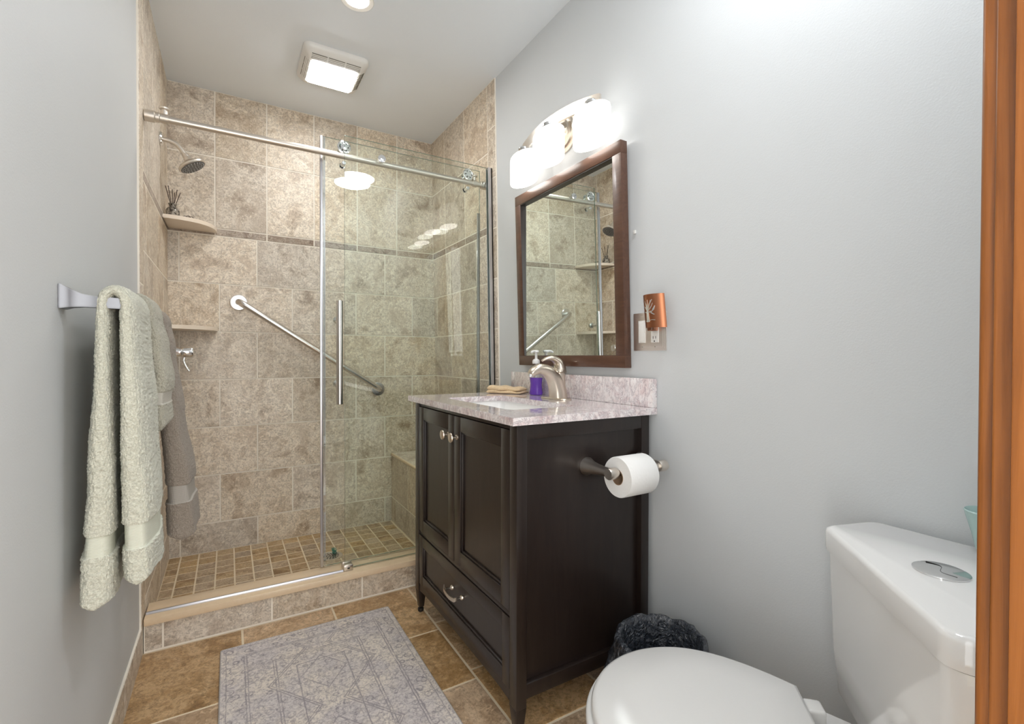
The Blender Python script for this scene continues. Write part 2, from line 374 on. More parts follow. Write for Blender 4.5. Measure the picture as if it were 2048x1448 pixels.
tiles(bm, [(a, b, c, d) for (c, d) in ((ZS+.002, .171), (.171, BZ-.012)) for a, b in cuts(2.165, YB-.006, 2.56 if c > .1 else 2.44, .3405)], lambda u, v, h: (BX+.002-h, u, v))
tiles(bm, [(BX, WX(BZ, TP)-.008, a, b) for a, b in cuts(2.165, YB-.006, 2.53, .3405)], lambda u, v, h: (u, v, BZ-.001+h))
obj('bench_body', bm, ['grout', 'tile'], t, False)
bm = NB(); box(bm, BX-.004, BX+.010, 2.165, YB-.008, BZ-.012, BZ+.0012, .004); obj('edge_trim', bm, 'sill', t)

# glass --------------------------------------------------------
YF, YR, YSL = 2.086, 2.117, 2.148                      # fixed panel, rail, sliding panel
def pane(name, x0, x1, y, z0, z1, parent, tilt=None):
    bm = NB(); th = .004
    xs = (x0, x1)
    p = [(x0, y-th, z0), (x1 if tilt is None else WX(z0, tilt), y-th, z0), (x1 if tilt is None else WX(z0, tilt), y+th, z0), (x0, y+th, z0)]
    q = [(x0, y-th, z1), (x1 if tilt is None else WX(z1, tilt), y-th, z1), (x1 if tilt is None else WX(z1, tilt), y+th, z1), (x0, y+th, z1)]
    hexa(bm, p+q)
    bm.faces.ensure_lookup_table()
    for f in bm.faces:
        nrm = f.normal if f.normal.length else f.calc_center_median()
        f.normal_update()
        f.material_index = 0 if abs(f.normal.y) > .9 else 1
    return obj(name, bm, ['glass', 'gedge'], parent, False)
t = thing('fixed_glass_panel', (.76, YF, .1235), 'fixed clear glass shower panel on the right in front of the rail', 'glass panel')
pane('pane', .419, 1.1, YF, .1275, 1.949, t, TP+.012)
bm = NB(); z0, z1 = .1255, 1.949
for (yo, w_) in ((-.013, .022), (.008, .022)):
    hexa(bm, [(WX(z0, TP+w_), YF+yo, z0), (WX(z0, TP+.001), YF+yo, z0), (WX(z0, TP+.001), YF+yo+.004, z0), (WX(z0, TP+w_), YF+yo+.004, z0), (WX(z1, TP+w_), YF+yo, z1), (WX(z1, TP+.001), YF+yo, z1), (WX(z1, TP+.001), YF+yo+.004, z1), (WX(z1, TP+w_), YF+yo+.004, z1)])
hexa(bm, [(WX(z0, TP+.006), YF-.013, z0), (WX(z0, TP+.001), YF-.013, z0), (WX(z0, TP+.001), YF+.012, z0), (WX(z0, TP+.006), YF+.012, z0), (WX(z1, TP+.006), YF-.013, z1), (WX(z1, TP+.001), YF-.013, z1), (WX(z1, TP+.001), YF+.012, z1), (WX(z1, TP+.006), YF+.012, z1)])
obj('wall_channel', bm, 'alum', t, False, label='aluminium wall channel')
for x in (.573,):
    bm = NB(); lathe(bm, [(.0, -.0005), (.016, 0), (.0175, .004), (.0165, .010), (.011, .012), (0.001, .0122)], (x, YF-.0045, 1.880), (0, -1, 0), cap=False); lathe(bm, [(.009, 0), (.009, .016)], (x, YF+.0045, 1.880), (0, 1, 0)); obj('standoff', bm, 'chrome', t, label='round chrome standoff')
t = thing('sliding_glass_door', (.70, YSL, .1235), 'sliding clear glass shower door with vertical bar handle', 'door')
pane('pane', .341, 1.083, YSL, .130, 1.952, t)
bm = NB()
box(bm, .3315, .3425, YSL-.0065, YSL+.0065, .128, 1.952, .001)
obj('edge_seal', bm, 'alum', t, label='silver vertical edge seal')
bm = NB(); box(bm, .344, .352, YSL-.006, YSL-.0045, .130, 1.950); obj('seal_fin', bm, 'seal', t, label='translucent seal fin')
bm = NB(); box(bm, 1.066, 1.0835, YSL-.007, YSL-.0045, .13, 1.74, .0005); obj('bumper_strip', bm, 'seal', t, label='translucent strip on the far edge')
for x in (.423, 1.005):
    bm = NB(); lathe(bm, [(.001, 0), (.026, .0005), (.0275, .003), (.0275, .010), (.022, .012), (.020, .011), (.012, .011), (.011, .0145), (.001, .015)], (x, YR+.004, 1.9105), (0, -1, 0), cap=False)
    lathe(bm, [(.012, 0), (.012, .030)], (x, YR+.004, 1.9105), (0, 1, 0)); lathe(bm, [(.020, 0), (.020, .006), (.001, .0065)], (x, YSL+.0045, 1.9105), (0, 1, 0))
    r_ = obj('roller', bm, 'chrome', t, label='round chrome roller wheel')
    bm = NB()
    for k in range(6):
        a = k*PI/3; lathe(bm, [(.0025, 0), (.0025, .0012)], (x+.016*math.cos(a), YR-.0075, 1.9105+.016*math.sin(a)), (0, -1, 0), 8)
    obj('bolt_ring', bm, 'black', r_)
    bm = NB(); lathe(bm, [(.009, 0), (.009, .028), (.007, .030)], (x, YSL-.004, 1.846), (0, -1, 0)); lathe(bm, [(.012, 0), (.012, .005)], (x, YSL+.0045, 1.846), (0, 1, 0)); obj('anti_jump_pin', bm, 'chrome', t)
bm = NB(); lathe(bm, [(.0005, 0), (.0125, .0003), (.0135, .0015), (.0135, .4355), (.0125, .4367), (.0005, .437)], (.4015, YSL-.05, .821), (0, 0, 1), cap=False); hd = obj('handle', bm, 'steel', t, label='brushed steel vertical bar handle')
for z in (.906, 1.180):
    bm = NB(); lathe(bm, [(.009, 0), (.009, .042)], (.4015, YSL-.046, z), (0, 1, 0)); lathe(bm, [(.008, 0), (.0155, .004), (.0155, .016), (.012, .020), (.001, .021)], (.4015-.0, YSL+.0045, z), (0, 1, 0), cap=False); obj('handle_post', bm, 'steel', hd)
t = thing('shower_rail', (.45, YR, 1.873), 'long round nickel rail above the shower glass', 'rail')
ZRL = 1.8735
bm = NB(); tube(bm, [(XL+TP+.004, YR, ZRL), (WX(ZRL, TP)-.004, YR, ZRL)], .0125, 28); obj('rail_tube', bm, 'nickel', t)
for s_, x in ((1, XL+TP+.0005), (-1, WX(ZRL, TP)-.0005)):
    bm = NB(); lathe(bm, [(.019, 0), (.0205, .002), (.0205, .030), (.0175, .033), (.0175, .044), (.015, .047)], (x, YR, ZRL), (s_, 0, 0)); obj('wall_mount', bm, 'nickel', t, label='thicker nickel end mount')
for x in (-.196, 1.038):
    bm = NB(); lathe(bm, [(.0165, -.012), (.0165, .012)], (x, YR, ZRL), (1, 0, 0)); lathe(bm, [(.010, -.006), (.010, .030), (.016, .032), (.017, .037), (.014, .040), (.001, .041)], (x, YR, ZRL), (0, 0, 1)); obj('stopper', bm, 'nickel', t, label='small nickel stopper clamp')
t = thing('threshold_strip', (.07, 2.066, .1235), 'thin silver strip lying along the marble sill', 'strip')
bm = NB(); rings(bm, [[(x, 2.066+a, .1235+b) for a, b in ((-.006, 0), (.006, 0), (.006, .003), (.003, .008), (-.003, .008), (-.006, .003))] for x in (XL+.012, .408)]); obj('strip_profile', bm, 'alum', t, False)
t = thing('glass_door_guide', (.428, 2.08, .1235), 'small square nickel glass guide on the sill', 'guide block')
bm = NB(); box(bm, .410, .447, 2.058, 2.080, .1235, .150, .0025); box(bm, .410, .447, 2.0915, 2.112, .1235, .150, .0025); box(bm, .412, .445, 2.058, 2.112, .1235, .1272); obj('guide_block', bm, 'nickel', t)
bm = NB(); box(bm, .424, .433, 2.0555, 2.058, .134, .139); obj('screw', bm, 'black', t)

# corner shelves ----------------------------------------------
def shelf(z, r, label):
    t = thing('corner_shelf', (XL+.05, YB-.05, z), label, 'shelf', 'corner shelves in the shower'); bm = NB()
    cx, cy = XL+TP-.001, YB-.005
    arc = [(cx+r*math.sin(a)**.8, cy-r*math.cos(a)**.8) for a in [k*PI/2/24 for k in range(25)]]
    prism(bm, [(cx, cy)]+arc, z-.018, z, .005); obj('shelf_slab', bm, 'shelf', t)
shelf(1.667, .206, 'upper beige marble corner shelf below the shower head')
shelf(1.167, .208, 'lower beige marble corner shelf behind the hanging towels')
# reed diffuser
t = thing('reed_diffuser', (-.222, 2.712, 1.667), 'small glass reed diffuser with dark sticks on corner shelf', 'diffuser')
m = mat('diffuser_glass', (.20, .17, .14), .12, Transmission_Weight=.35, IOR=1.45); n = N(m); n.base(n.ramp(n.noise(n.coord(), 90, 3), [(.4, (.05, .04, .035)), (.6, (.5, .45, .38))])); MAT['dg'] = m
bm = NB(); lathe(bm, [(.001, .0005), (.024, .001), (.027, .006), (.027, .030), (.021, .040), (.014, .045), (.014, .056), (.017, .058), (.017, .062), (.012, .062), (.012, .052), (.001, .05)], (-.222, 2.712, 1.667), cap=False); obj('bottle', bm, 'dg', t)
MAT['reed'] = mat('dark_reed', (.05, .028, .02), .7)
for i, (dx, dy) in enumerate(((-.022, .01), (-.012, -.012), (-.002, .012), (.014, -.008), (.022, .01), (.006, 0))):
    bm = NB(); tube(bm, [(-.222-dx*.2, 2.712-dy*.2, 1.674), (-.222+dx*1.3, 2.712+dy*1.3, 1.812-.006*i)], .0016, 8); obj('reed', bm, 'reed', t)
# small wire ornament next to it
t = thing('wire_ornament', (-.165, 2.745, 1.667), 'tiny dark wire ornament beside the reed diffuser', 'ornament')
bm = NB()
for k in range(4):
    a = k*1.6; cxx = -.165+.012*math.cos(a); cyy = 2.745+.010*math.sin(a)
    tube(bm, [(cxx+.010*math.cos(q), cyy+.004*math.sin(q), 1.6785+.010*math.sin(q)) for q in [j*2*PI/14 for j in range(14)]], .0012, 6, cap=True)
obj('wire_loops', bm, 'reed', t)
# shower head
t = thing('shower_sprayer', (XL+TP, 2.576, 1.967), 'nickel shower head on curved wall arm', 'shower head')
YH = 2.576
bm = NB(); lathe(bm, [(.030, 0), (.030, .003), (.026, .008), (.012, .012)], (XL+TP+.0003, YH, 1.969), (1, 0, 0)); obj('wall_flange', bm, 'chrome', t)
arm = spline([(XL+TP+.004, YH, 1.969), (-.225, YH, 1.968), (-.200, YH, 1.960), (-.183, YH, 1.943), (-.165, YH, 1.917)], 8)
bm = NB(); tube(bm, arm, .0095, 20); obj('arm', bm, 'nickel', t)
hd_ax = Vector((.50, -.06, -.86)).normalized(); o_ = Vector((-.165, YH, 1.918))
bm = NB(); lathe(bm, [(.011, -.004), (.013, .002), (.013, .012), (.016, .016), (.017, .026), (.030, .036), (.052, .044), (.0565, .049), (.0565, .056), (.054, .059)], o_, hd_ax, 40, cap=True); sh = obj('head', bm, 'nickel', t)
bm = NB(); lathe(bm, [(.051, .0592), (.050, .0605), (.001, .061)], o_, hd_ax, 40, cap=True); obj('spray_face', bm, mat('spray_face', (.10, .10, .10), .4), sh, label='dark spray face')
a_, b_, d_ = frame(hd_ax); bm = NB()
for rr, nn in ((.012, 6), (.024, 12), (.036, 18), (.045, 22)):
    for k in range(nn):
        q = 2*PI*k/nn; lathe(bm, [(.0016, 0), (.0011, .003)], o_+d_*.0605+(a_*math.cos(q)+b_*math.sin(q))*rr, d_, 6)
obj('nozzles', bm, mat('nozzle', (.55, .55, .55), .4), sh)
# valve
t = thing('shower_valve', (XL+TP, 2.56, 1.04), 'chrome shower valve with lever half hidden by towels', 'valve')
bm = NB(); lathe(bm, [(.062, 0), (.062, .004), (.055, .010), (.030, .013)], (XL+TP+.0003, 2.57, 1.040), (1, 0, 0)); obj('escutcheon', bm, 'chrome', t)
bm = NB(); lathe(bm, [(.024, .013), (.022, .060), (.020, .066), (.020, .074), (.024, .078), (.025, .112), (.022, .118), (.001, .119)], (XL+TP, 2.57, 1.040), (1, 0, 0)); obj('valve_body', bm, 'chrome', t)
bm = NB(); tube(bm, spline([(-.168, 2.57, 1.026), (-.172, 2.565, 1.000), (-.163, 2.56, .975), (-.152, 2.56, .956)]), .0055, 12); obj('lever', bm, 'chrome', t)
# grab bar
t = thing('grab_bar', (.4, YB-.03, 1.06), 'long brushed steel grab bar mounted diagonally on back wall', 'grab bar')
p0, p1 = Vector((.045, YB-.006, 1.303)), Vector((.768, YB-.006, .829)); dd = (p1-p0).normalized(); ou = Vector((0, -1, 0))
path = [p0+ou*.004, p0+ou*.030, p0+ou*.044+dd*.004, p0+ou*.052+dd*.016, p0+ou*.055+dd*.035, p1+ou*.055-dd*.035, p1+ou*.052-dd*.016, p1+ou*.044-dd*.004, p1+ou*.030, p1+ou*.004]
bm = NB(); tube(bm, path, .0160, 24); obj('bar', bm, 'steel', t)
for p in (p0, p1):
    bm = NB(); lathe(bm, [(.041, 0), (.041, .004), (.038, .007), (.017, .009)], p+Vector((0, .0015, 0)), (0, -1, 0), 40); obj('flange', bm, 'flange', t, label='round satin flange')
# drain
t = thing('shower_drain', (.437, 2.505, ZS), 'round metal drain grate set in the shower floor', 'drain')
bm = NB(); lathe(bm, [(.055, 0), (.055, .002), (.052, .003), (.044, .003), (.044, .0015), (.001, .0015)], (.437, 2.505, ZS), seg=40, cap=False); obj('drain_ring', bm, 'nickel', t)
bm = NB()
for rr, nn in ((.010, 5), (.022, 10), (.034, 15)):
    for k in range(nn):
        q = 2*PI*(k+.5*(nn % 2))/nn; lathe(bm, [(.0036, 0), (.0036, .0006)], (.437+rr*math.cos(q), 2.505+rr*math.sin(q), ZS+.0016), seg=10)
obj('drain_holes', bm, 'black', t)
t = thing('scrubber_tuft', (.455, 2.53, ZS), 'tiny teal plastic tuft lying on the shower drain', 'tuft')
bm = NB(); P_ = []
for k in range(60):
    P_.append((.455+.013*math.cos(k*.9)*math.sin(k*.31+1), 2.53+.013*math.sin(k*.9), ZS+.0155+.011*math.sin(k*.53)))
tube(bm, P_, .0011, 6); obj('teal_loops', bm, mat('teal_plastic', (.03, .22, .16), .4), t)

# ------------------------------------------------------------ ceiling fixtures
t = thing('exhaust_fan_light', (.417, 2.352, H), 'white ceiling exhaust fan with lit square lens', 'exhaust fan')
fx0, fx1, fy0, fy1 = .279, .556, 2.205, 2.500
bm = NB()
def rrect(x0, x1, y0, y1, r, z, k=6):
    out = []
    for cx, cy, a0 in ((x1-r, y1-r, 0), (x0+r, y1-r, PI/2), (x0+r, y0+r, PI), (x1-r, y0+r, 1.5*PI)):
        for j in range(k+1): a = a0+PI/2*j/k; out.append((cx+r*math.cos(a), cy+r*math.sin(a), z))
    return out
R_ = [rrect(fx0, fx1, fy0, fy1, .03, H-.0005), rrect(fx0, fx1, fy0, fy1, .03, H-.012), rrect(fx0+.006, fx1-.006, fy0+.008, fy1-.008, .028, H-.022), rrect(fx0+.022, fx1-.022, fy0+.03, fy1-.02, .02, H-.036), rrect(fx0+.038, fx1-.038, fy0+.062, fy1-.045, .012, H-.043)]
rings(bm, R_, True); obj('housing', bm, 'white', t, ang=50)
bm = NB()
for i in range(4):                                     # louvre slots near the front and on both sides
    y = fy0+.024+i*.009; z = H-.0335-.0022*i
    for s0, s1 in ((fx0+.035, fx0+.098), (fx0+.104, fx1-.104), (fx1-.098, fx1-.035)): box(bm, s0, s1, y, y+.0026, z-.0015, z+.0008)
for sx in (0, 1):
    for i in range(4):
        x = fx0+.012+i*.0065 if not sx else fx1-.012-i*.0065; z = H-.0275-.0044*i
        for s0, s1 in ((fy0+.075, fy0+.122), (fy0+.128, fy0+.175), (fy0+.181, fy0+.228)): box(bm, x, x+.0026, s0, s1, z-.0015, z+.0010)
obj('louvre_slots', bm, mat('louvre_slot', (.16, .15, .12), .7), t)
bm = NB(); rings(bm, [rrect(fx0+.042, fx1-.042, fy0+.066, fy1-.049, .010, H-.0425), rrect(fx0+.042, fx1-.042, fy0+.066, fy1-.049, .010, H-.047), rrect(fx0+.048, fx1-.048, fy0+.072, fy1-.055, .008, H-.050)], True); obj('light_lens', bm, 'fanlens', t, label='glowing white lens')
t = thing('recessed_downlight', (.42, 1.858, H), 'small round recessed ceiling light cut by top edge of photo', 'ceiling light')
bm = NB(); lathe(bm, [(.062, 0), (.062, .003), (.059, .006), (.043, .004), (.041, .0005)], (.42, 1.858, H-.0002), (0, 0, -1), 48, cap=False); obj('trim_ring', bm, 'white', t)
bm = NB(); lathe(bm, [(.041, .0008), (.040, .0028), (.001, .003)], (.42, 1.858, H), (0, 0, -1), 40); obj('lens', bm, 'canlens', t, label='glowing warm lens')
t = thing('flush_ceiling_light', (.82, .50, H), 'round flush ceiling light, seen only as a white disc mirrored in shower glass', 'ceiling light')
bm = NB(); lathe(bm, [(.145, 0), (.145, .012), (.138, .018), (.132, .018)], (.82, .50, H-.0002), (0, 0, -1), 48, cap=False); obj('trim_ring', bm, 'white', t)
bm = NB(); lathe(bm, [(.132, .010), (.130, .022), (.10, .034), (.05, .040), (.001, .041)], (.82, .50, H), (0, 0, -1), 48); obj('lens', bm, 'domelens', t)

# ------------------------------------------------------------ sconce above the mirror
t = thing('vanity_light', (WX(1.88), 1.44, 1.88), 'nickel vanity light with three lit white glass shades above mirror', 'wall lamp')
SY = 1.488; zc = 1.893
xw = WX(zc)
bm = NB(); lathe(bm, [(.078, 0.0005), (.078, .006), (.073, .010), (.064, .010), (.061, .017), (.050, .022), (.046, .022), (.042, .026), (.001, .027)], (xw, SY, zc-.005), (-1, 0, 0), 48, cap=True); obj('backplate', bm, 'warmnickel', t, label='round stepped backplate')
for sg in (-1, 1):
    bm = NB(); tube(bm, [(xw-.02, SY+sg*.02, zc-.002), (xw-.060, SY+sg*.02, zc+.012)], .006, 14); obj('arm', bm, 'chrome', t)
def bow(u): return xw - (.040 + .026*(1-u*u))           # u in -1..1 along the bar, bowing away from the wall
prof = []
bm = NB(); R_ = []
for i in range(41):
    u = -1+2*i/40; y = SY+u*.247; x = bow(u); zz = 1.899 + .018*(1-u*u) + .006*u
    hh = .0215 if abs(u) < .97 else .019
    R_.append([(x-.0035, y, zz-hh), (x+.0035, y, zz-hh), (x+.0035, y, zz+hh), (x-.0035, y, zz+hh)])
rings(bm, R_); obj('bowed_bar', bm, 'nickel', t, ang=30)
for (yy, zz) in ((1.257, 1.862), (1.486, 1.877), (1.686, 1.865)):
    x = WX(1.8) - (.068 if abs(yy-1.486) > .1 else .085)
    bm = NB(); lathe(bm, [(.020, -.004), (.022, 0), (.022, .022), (.017, .027), (.012, .029)], (x, yy, zz), (0, 0, 1), 28); hc = tube(bm, [(WX(1.9)-.040, yy, zz+.024), (x, yy, zz+.020)], .006, 12); obj('shade_holder', bm, 'chrome', t)
    bm = NB(); lathe(bm, [(.022, .001), (.038, -.002), (.0435, -.010), (.0450, -.020), (.0450, -.108), (.0440, -.114), (.0420, -.117)], (x, yy, zz), (0, 0, 1), 56, cap=False, sx=1.85)
    obj('glass_shade', bm, 'shade', t, label='glowing white opal glass shade', ang=60)
    bm = NB(); lathe(bm, [(.0420, -.1172), (.040, -.1178), (.001, -.118)], (x, yy, zz), (0, 0, 1), 56, cap=True, sx=1.87); obj('shade_bottom', bm, 'shade_b', t, label='brighter lit underside')

# ------------------------------------------------------------ mirror (hangs leaning out at the top)
t = thing('wall_mirror', (WX(1.35), 1.476, 1.35), 'rectangular mirror in dark brown wooden frame above the sink', 'mirror')
y0, y1, z0, z1 = 1.147, 1.806, .987, 1.7235
def MX(z, d): return WX(z) - .0305 - .0142*(z-.987) + d     # plane of the frame's front, d = depth behind it
def mbox(bm, ya, yb, za, zb, d0, d1, bev=0):
    hexa(bm, [(MX(za, d0), ya, za), (MX(za, d1), ya, za), (MX(za, d1), yb, za), (MX(za, d0), yb, za), (MX(zb, d0), ya, zb), (MX(zb, d1), ya, zb), (MX(zb, d1), yb, zb), (MX(zb, d0), yb, zb)], bev)
bm = NB(); W_ = .041; DP = .0285
for q in ((y0, y1, z1-W_, z1), (y0, y1, z0, z0+W_)):
    mbox(bm, *q, 0, DP, .0015)
for q in ((y0, y0+W_, z0+W_, z1-W_), (y1-W_, y1, z0+W_, z1-W_)):
    mbox(bm, *q, 0, DP, .0015)
obj('frame', bm, 'frame', t)
bm = NB(); L_ = .004
for q in ((y0+W_, y1-W_, z1-W_-L_, z1-W_), (y0+W_, y1-W_, z0+W_, z0+W_+.001), (y0+W_, y0+W_+.002, z0+W_, z1-W_), (y1-W_-.002, y1-W_, z0+W_, z1-W_)): mbox(bm, *q, .002, .006 if q[3] < 1.5 else .017)
obj('inner_lip', bm, 'espresso', t)
bm = NB(); zA_, zB_ = z0+W_-.003, z1-W_+.003
hexa(bm, [(MX(z, d+.0142*(z-.987)), y, z) for z in (zA_, zB_) for y, d in ((y0+W_-.003, .0065), (y0+W_-.003, .010), (y1-W_+.003, .010), (y1-W_+.003, .0065))]); obj('mirror_glass', bm, 'mirror', t, False, label='silvered mirror pane')

# ------------------------------------------------------------ vanity
t = thing('vanity_cabinet', (.88, 1.453, 0), 'dark espresso wooden vanity cabinet with two doors and drawer', 'vanity cabinet')
VX0, VX1, VY0, VY1, VZ = .645, 1.128, 1.060, 1.846, .8445
PW = .032
bm = NB()
# posts tapering to feet
for (xa, ya, xs, ys) in ((VX0, VY0, 1, 1), (VX0, VY1, 1, -1), (VX1, VY0, -1, 1), (VX1, VY1, -1, -1)):
    xb, yb = xa+xs*PW, ya+ys*PW*1.15
    X0, X1 = sorted((xa, xb)); Y0, Y1 = sorted((ya, yb)); tp = .010
    bm = NB(); box(bm, X0, X1, Y0, Y1, .090, VZ, .0012); obj('corner_post', bm, 'espresso', t)
for (xa, ya, xs, ys) in ((VX0, VY0, 1, 1), (VX0, VY1, 1, -1), (VX1, VY0, -1, 1), (VX1, VY1, -1, -1)):
    xb, yb = xa+xs*PW, ya+ys*PW*1.15; X0, X1 = sorted((xa, xb)); Y0, Y1 = sorted((ya, yb)); cx, cy = (X0+X1)/2, (Y0+Y1)/2
    bm = NB(); k = .62
    hexa(bm, [(cx+(x-cx)*k, cy+(y-cy)*k, .022) for x, y in ((X0, Y0), (X1, Y0), (X1, Y1), (X0, Y1))] + [(x, y, .0905) for x, y in ((X0, Y0), (X1, Y0), (X1, Y1), (X0, Y1))], .001)
    lg = obj('leg', bm, 'espresso', t)
    bm = NB(); lathe(bm, [(.004, .022), (.005, .017), (.0115, .014), (.0125, .008), (.011, .002), (.007, .0005)], (cx, cy, 0), seg=20); obj('foot', bm, 'rubber', lg, label='small black round foot')
for q in ((VX0+PW-.004, VX1-PW+.004, VY0+.018, VY0+.024), (VX0+PW-.004, VX1-PW+.004, VY1-.020, VY1-.014)):
    bm = NB(); box(bm, *q, .12, VZ-.002); obj('side_panel', bm, 'espresso', t, False)
bm = NB(); box(bm, VX1-.012, VX1-.006, VY0+.02, VY1-.02, .12, VZ-.002); obj('back_panel', bm, 'espresso', t, False)
for ya, yb in ((VY0+.001, VY0+.018), (VY1-.018, VY1-.001)):
    bm = NB(); box(bm, VX0+PW, VX1-PW, ya, yb, .803, VZ, .001); obj('top_rail', bm, 'espresso', t)
    bm = NB(); box(bm, VX0+PW, VX1-PW, ya, yb, .112, .152, .002); obj('bottom_rail', bm, 'espresso', t)
bm = NB(); box(bm, VX0+.004, VX0+.022, VY0+.037, VY1-.037, .828, VZ, .001); obj('front_rail', bm, 'espresso', t)
bm = NB(); box(bm, VX0+.004, VX0+.022, VY0+.037, VY1-.037, .322, .336, .001); obj('middle_rail', bm, 'espresso', t)
# bottom apron with gentle arch
bm = NB(); R_ = []; ya, yb = VY0+.034, VY1-.034
for i in range(25):
    u = -1+2*i/24; y = (ya+yb)/2+u*(yb-ya)/2; zb = .092 + .010*(1-abs(u)**6)
    R_.append([(VX0+.004, y, zb), (VX0+.022, y, zb), (VX0+.022, y, .124), (VX0+.004, y, .124)])
rings(bm, R_); obj('apron', bm, 'espresso', t)
bm = NB(); box(bm, VX0+.024, VX1-.014, VY0+.026, VY1-.022, .120, .128); obj('bottom_board', bm, 'espresso', t, False)
def door(ya, yb, za, zb, name, st=.048):
    bm = NB(); xf = VX0+.001; xr = VX0+.020
    box(bm, xf, xr, ya, ya+st, za, zb, .0012); box(bm, xf, xr, yb-st, yb, za, zb, .0012)
    box(bm, xf, xr, ya+st, yb-st, zb-st, zb, .0012); box(bm, xf, xr, ya+st, yb-st, za, za+st, .0012)
    box(bm, xf+.010, xr-.002, ya+st-.004, yb-st+.004, za+st-.004, zb-st+.004)
    # bead around the panel
    for q in ((ya+st, yb-st, zb-st-.007, zb-st), (ya+st, yb-st, za+st, za+st+.007), (ya+st, ya+st+.007, za+st, zb-st), (yb-st-.007, yb-st, za+st, zb-st)):
        box(bm, xf+.004, xf+.012, *q, .0018)
    return obj(name, bm, 'espresso', t)
YM = 1.466
d1 = door(VY0+.039, YM-.0015, .338, .826, 'door'); d2 = door(YM+.0015, VY1-.039, .338, .826, 'door')
dw = door(VY0+.039, VY1-.039, .126, .320, 'drawer', .040)
for dj, y in ((d1, YM-.024), (d2, YM+.046)):
    bm = NB(); lathe(bm, [(.009, 0), (.0085, .003), (.005, .006), (.0045, .016), (.007, .019), (.0155, .021), (.0165, .023), (.0155, .026), (.012, .027), (.001, .0272)], (VX0+.0012, y, .757), (-1, 0, 0), 28); obj('knob', bm, 'warmnickel', dj, label='round brushed nickel knob')
bm = NB(); yc_ = 1.462; zc_ = .232; xf = VX0+.0112
pth = spline([(xf-.026, yc_-.052, zc_+.006), (xf-.030, yc_-.040, zc_-.001), (xf-.032, yc_, zc_-.005), (xf-.030, yc_+.040, zc_-.001), (xf-.026, yc_+.052, zc_+.006)], 6)
R_ = [[p+Vector((a, 0, b)) for a, b in ((-.002, -.006), (.002, -.006), (.002, .006), (-.002, .006))] for p in pth]
rings(bm, R_)
for s_ in (-1, 1):
    lathe(bm, [(.009, 0), (.008, .004), (.004, .008), (.0038, .022), (.006, .026), (.001, .030)], (xf, yc_+s_*.040, zc_), (-1, 0, 0), 20)
obj('drawer_pull', bm, 'warmnickel', dw, label='bowed nickel drawer pull')
# worktop with sink opening
CX0, CY0, CY1, CZ0, CZ1 = .6205, 1.040, 1.8655, .8455, .866
SX0, SX1, SY0, SY1, SR = .712, .955, 1.205, 1.690, .030
t = thing('granite_countertop', (.88, 1.453, CZ0), 'pinkish white granite vanity top with backsplash', 'countertop')
def plate_hole(bm, outer, inner, z0, z1):
    """outer & inner: equal-length loops matched index by index"""
    L_ = [[bm.verts.new((x, y, z)) for x, y in loop] for loop, z in ((outer, z0), (outer, z1), (inner, z1), (inner, z0))]
    for a in range(4):
        A, B = L_[a], L_[(a+1) % 4]
        for i in range(len(A)): j = (i+1) % len(A); bm.faces.new((A[i], A[j], B[j], B[i]))
inn = [(x, y) for x, y, _ in rrect(SX0, SX1, SY0, SY1, SR, 0, 8)]
CXE = WX(CZ1)-.0012
def proj_out(x, y):
    cx, cy = (SX0+SX1)/2, (SY0+SY1)/2; dx, dy = x-cx, y-cy; ts = []
    if dx > 0: ts.append((CXE-cx)/dx)
    if dx < 0: ts.append((CX0-cx)/dx)
    if dy > 0: ts.append((CY1-cy)/dy)
    if dy < 0: ts.append((CY0-cy)/dy)
    k = min(q for q in ts if q > 0); return (cx+dx*k, cy+dy*k)
outp = [proj_out(*p) for p in inn]
cor = [(CXE, CY1), (CX0, CY1), (CX0, CY0), (CXE, CY0)]
for c_ in cor:
    i = min(range(len(outp)), key=lambda i: (outp[i][0]-c_[0])**2+(outp[i][1]-c_[1])**2); outp[i] = c_
bm = NB(); plate_hole(bm, outp, inn, CZ0, CZ1)
bmesh.ops.recalc_face_normals(bm, faces=bm.faces)
es = [e for e in bm.edges if len(e.link_faces) == 2 and abs(e.verts[0].co.z-CZ1) < 1e-6 and abs(e.verts[1].co.z-CZ1) < 1e-6 and e.calc_face_angle(0) > 1]
bmesh.ops.bevel(bm, geom=es, offset=.0018, segments=2, affect='EDGES')
obj('worktop', bm, 'granite', t)
bm = NB(); bz1 = .9557
hexa(bm, [(WX(CZ1, .021), CY0, CZ1+.0002), (WX(CZ1, .001), CY0, CZ1+.0002), (WX(CZ1, .001), 1.895, CZ1+.0002), (WX(CZ1, .021), 1.895, CZ1+.0002), (WX(bz1, .021), CY0, bz1), (WX(bz1, .001), CY0, bz1), (WX(bz1, .001), 1.895, bz1), (WX(bz1, .021), 1.895, bz1)], .0015)
obj('backsplash', bm, 'granite', t)
t = thing('sink_basin', ((SX0+SX1)/2, (SY0+SY1)/2, .73), 'white rectangular undermount ceramic sink', 'sink')
def rr(d, z, r): return rrect(SX0-.006+d, SX1+.006-d, SY0-.006+d, SY1+.006-d, r, z, 8)
bm = NB(); rings(bm, [rr(-.012, CZ0-.001, SR+.01), rr(0, CZ0-.001, SR), rr(.004, CZ0-.03, SR), rr(.016, CZ0-.075, .045), rr(.045, CZ0-.100, .05), rr(.09, CZ0-.106, .03), rr(.105, CZ0-.1065, .02)], cap=False)
bm.verts.ensure_lookup_table(); bm.faces.new([v for v in bm.verts][-36:])
rings(bm, [rr(-.016, CZ0-.001, SR+.01), rr(-.008, CZ0-.03, SR), rr(.006, CZ0-.080, .045), rr(.040, CZ0-.110, .05), rr(.10, CZ0-.114, .03)], cap=False); bm.verts.ensure_lookup_table(); bm.faces.new([v for v in bm.verts][-36:])
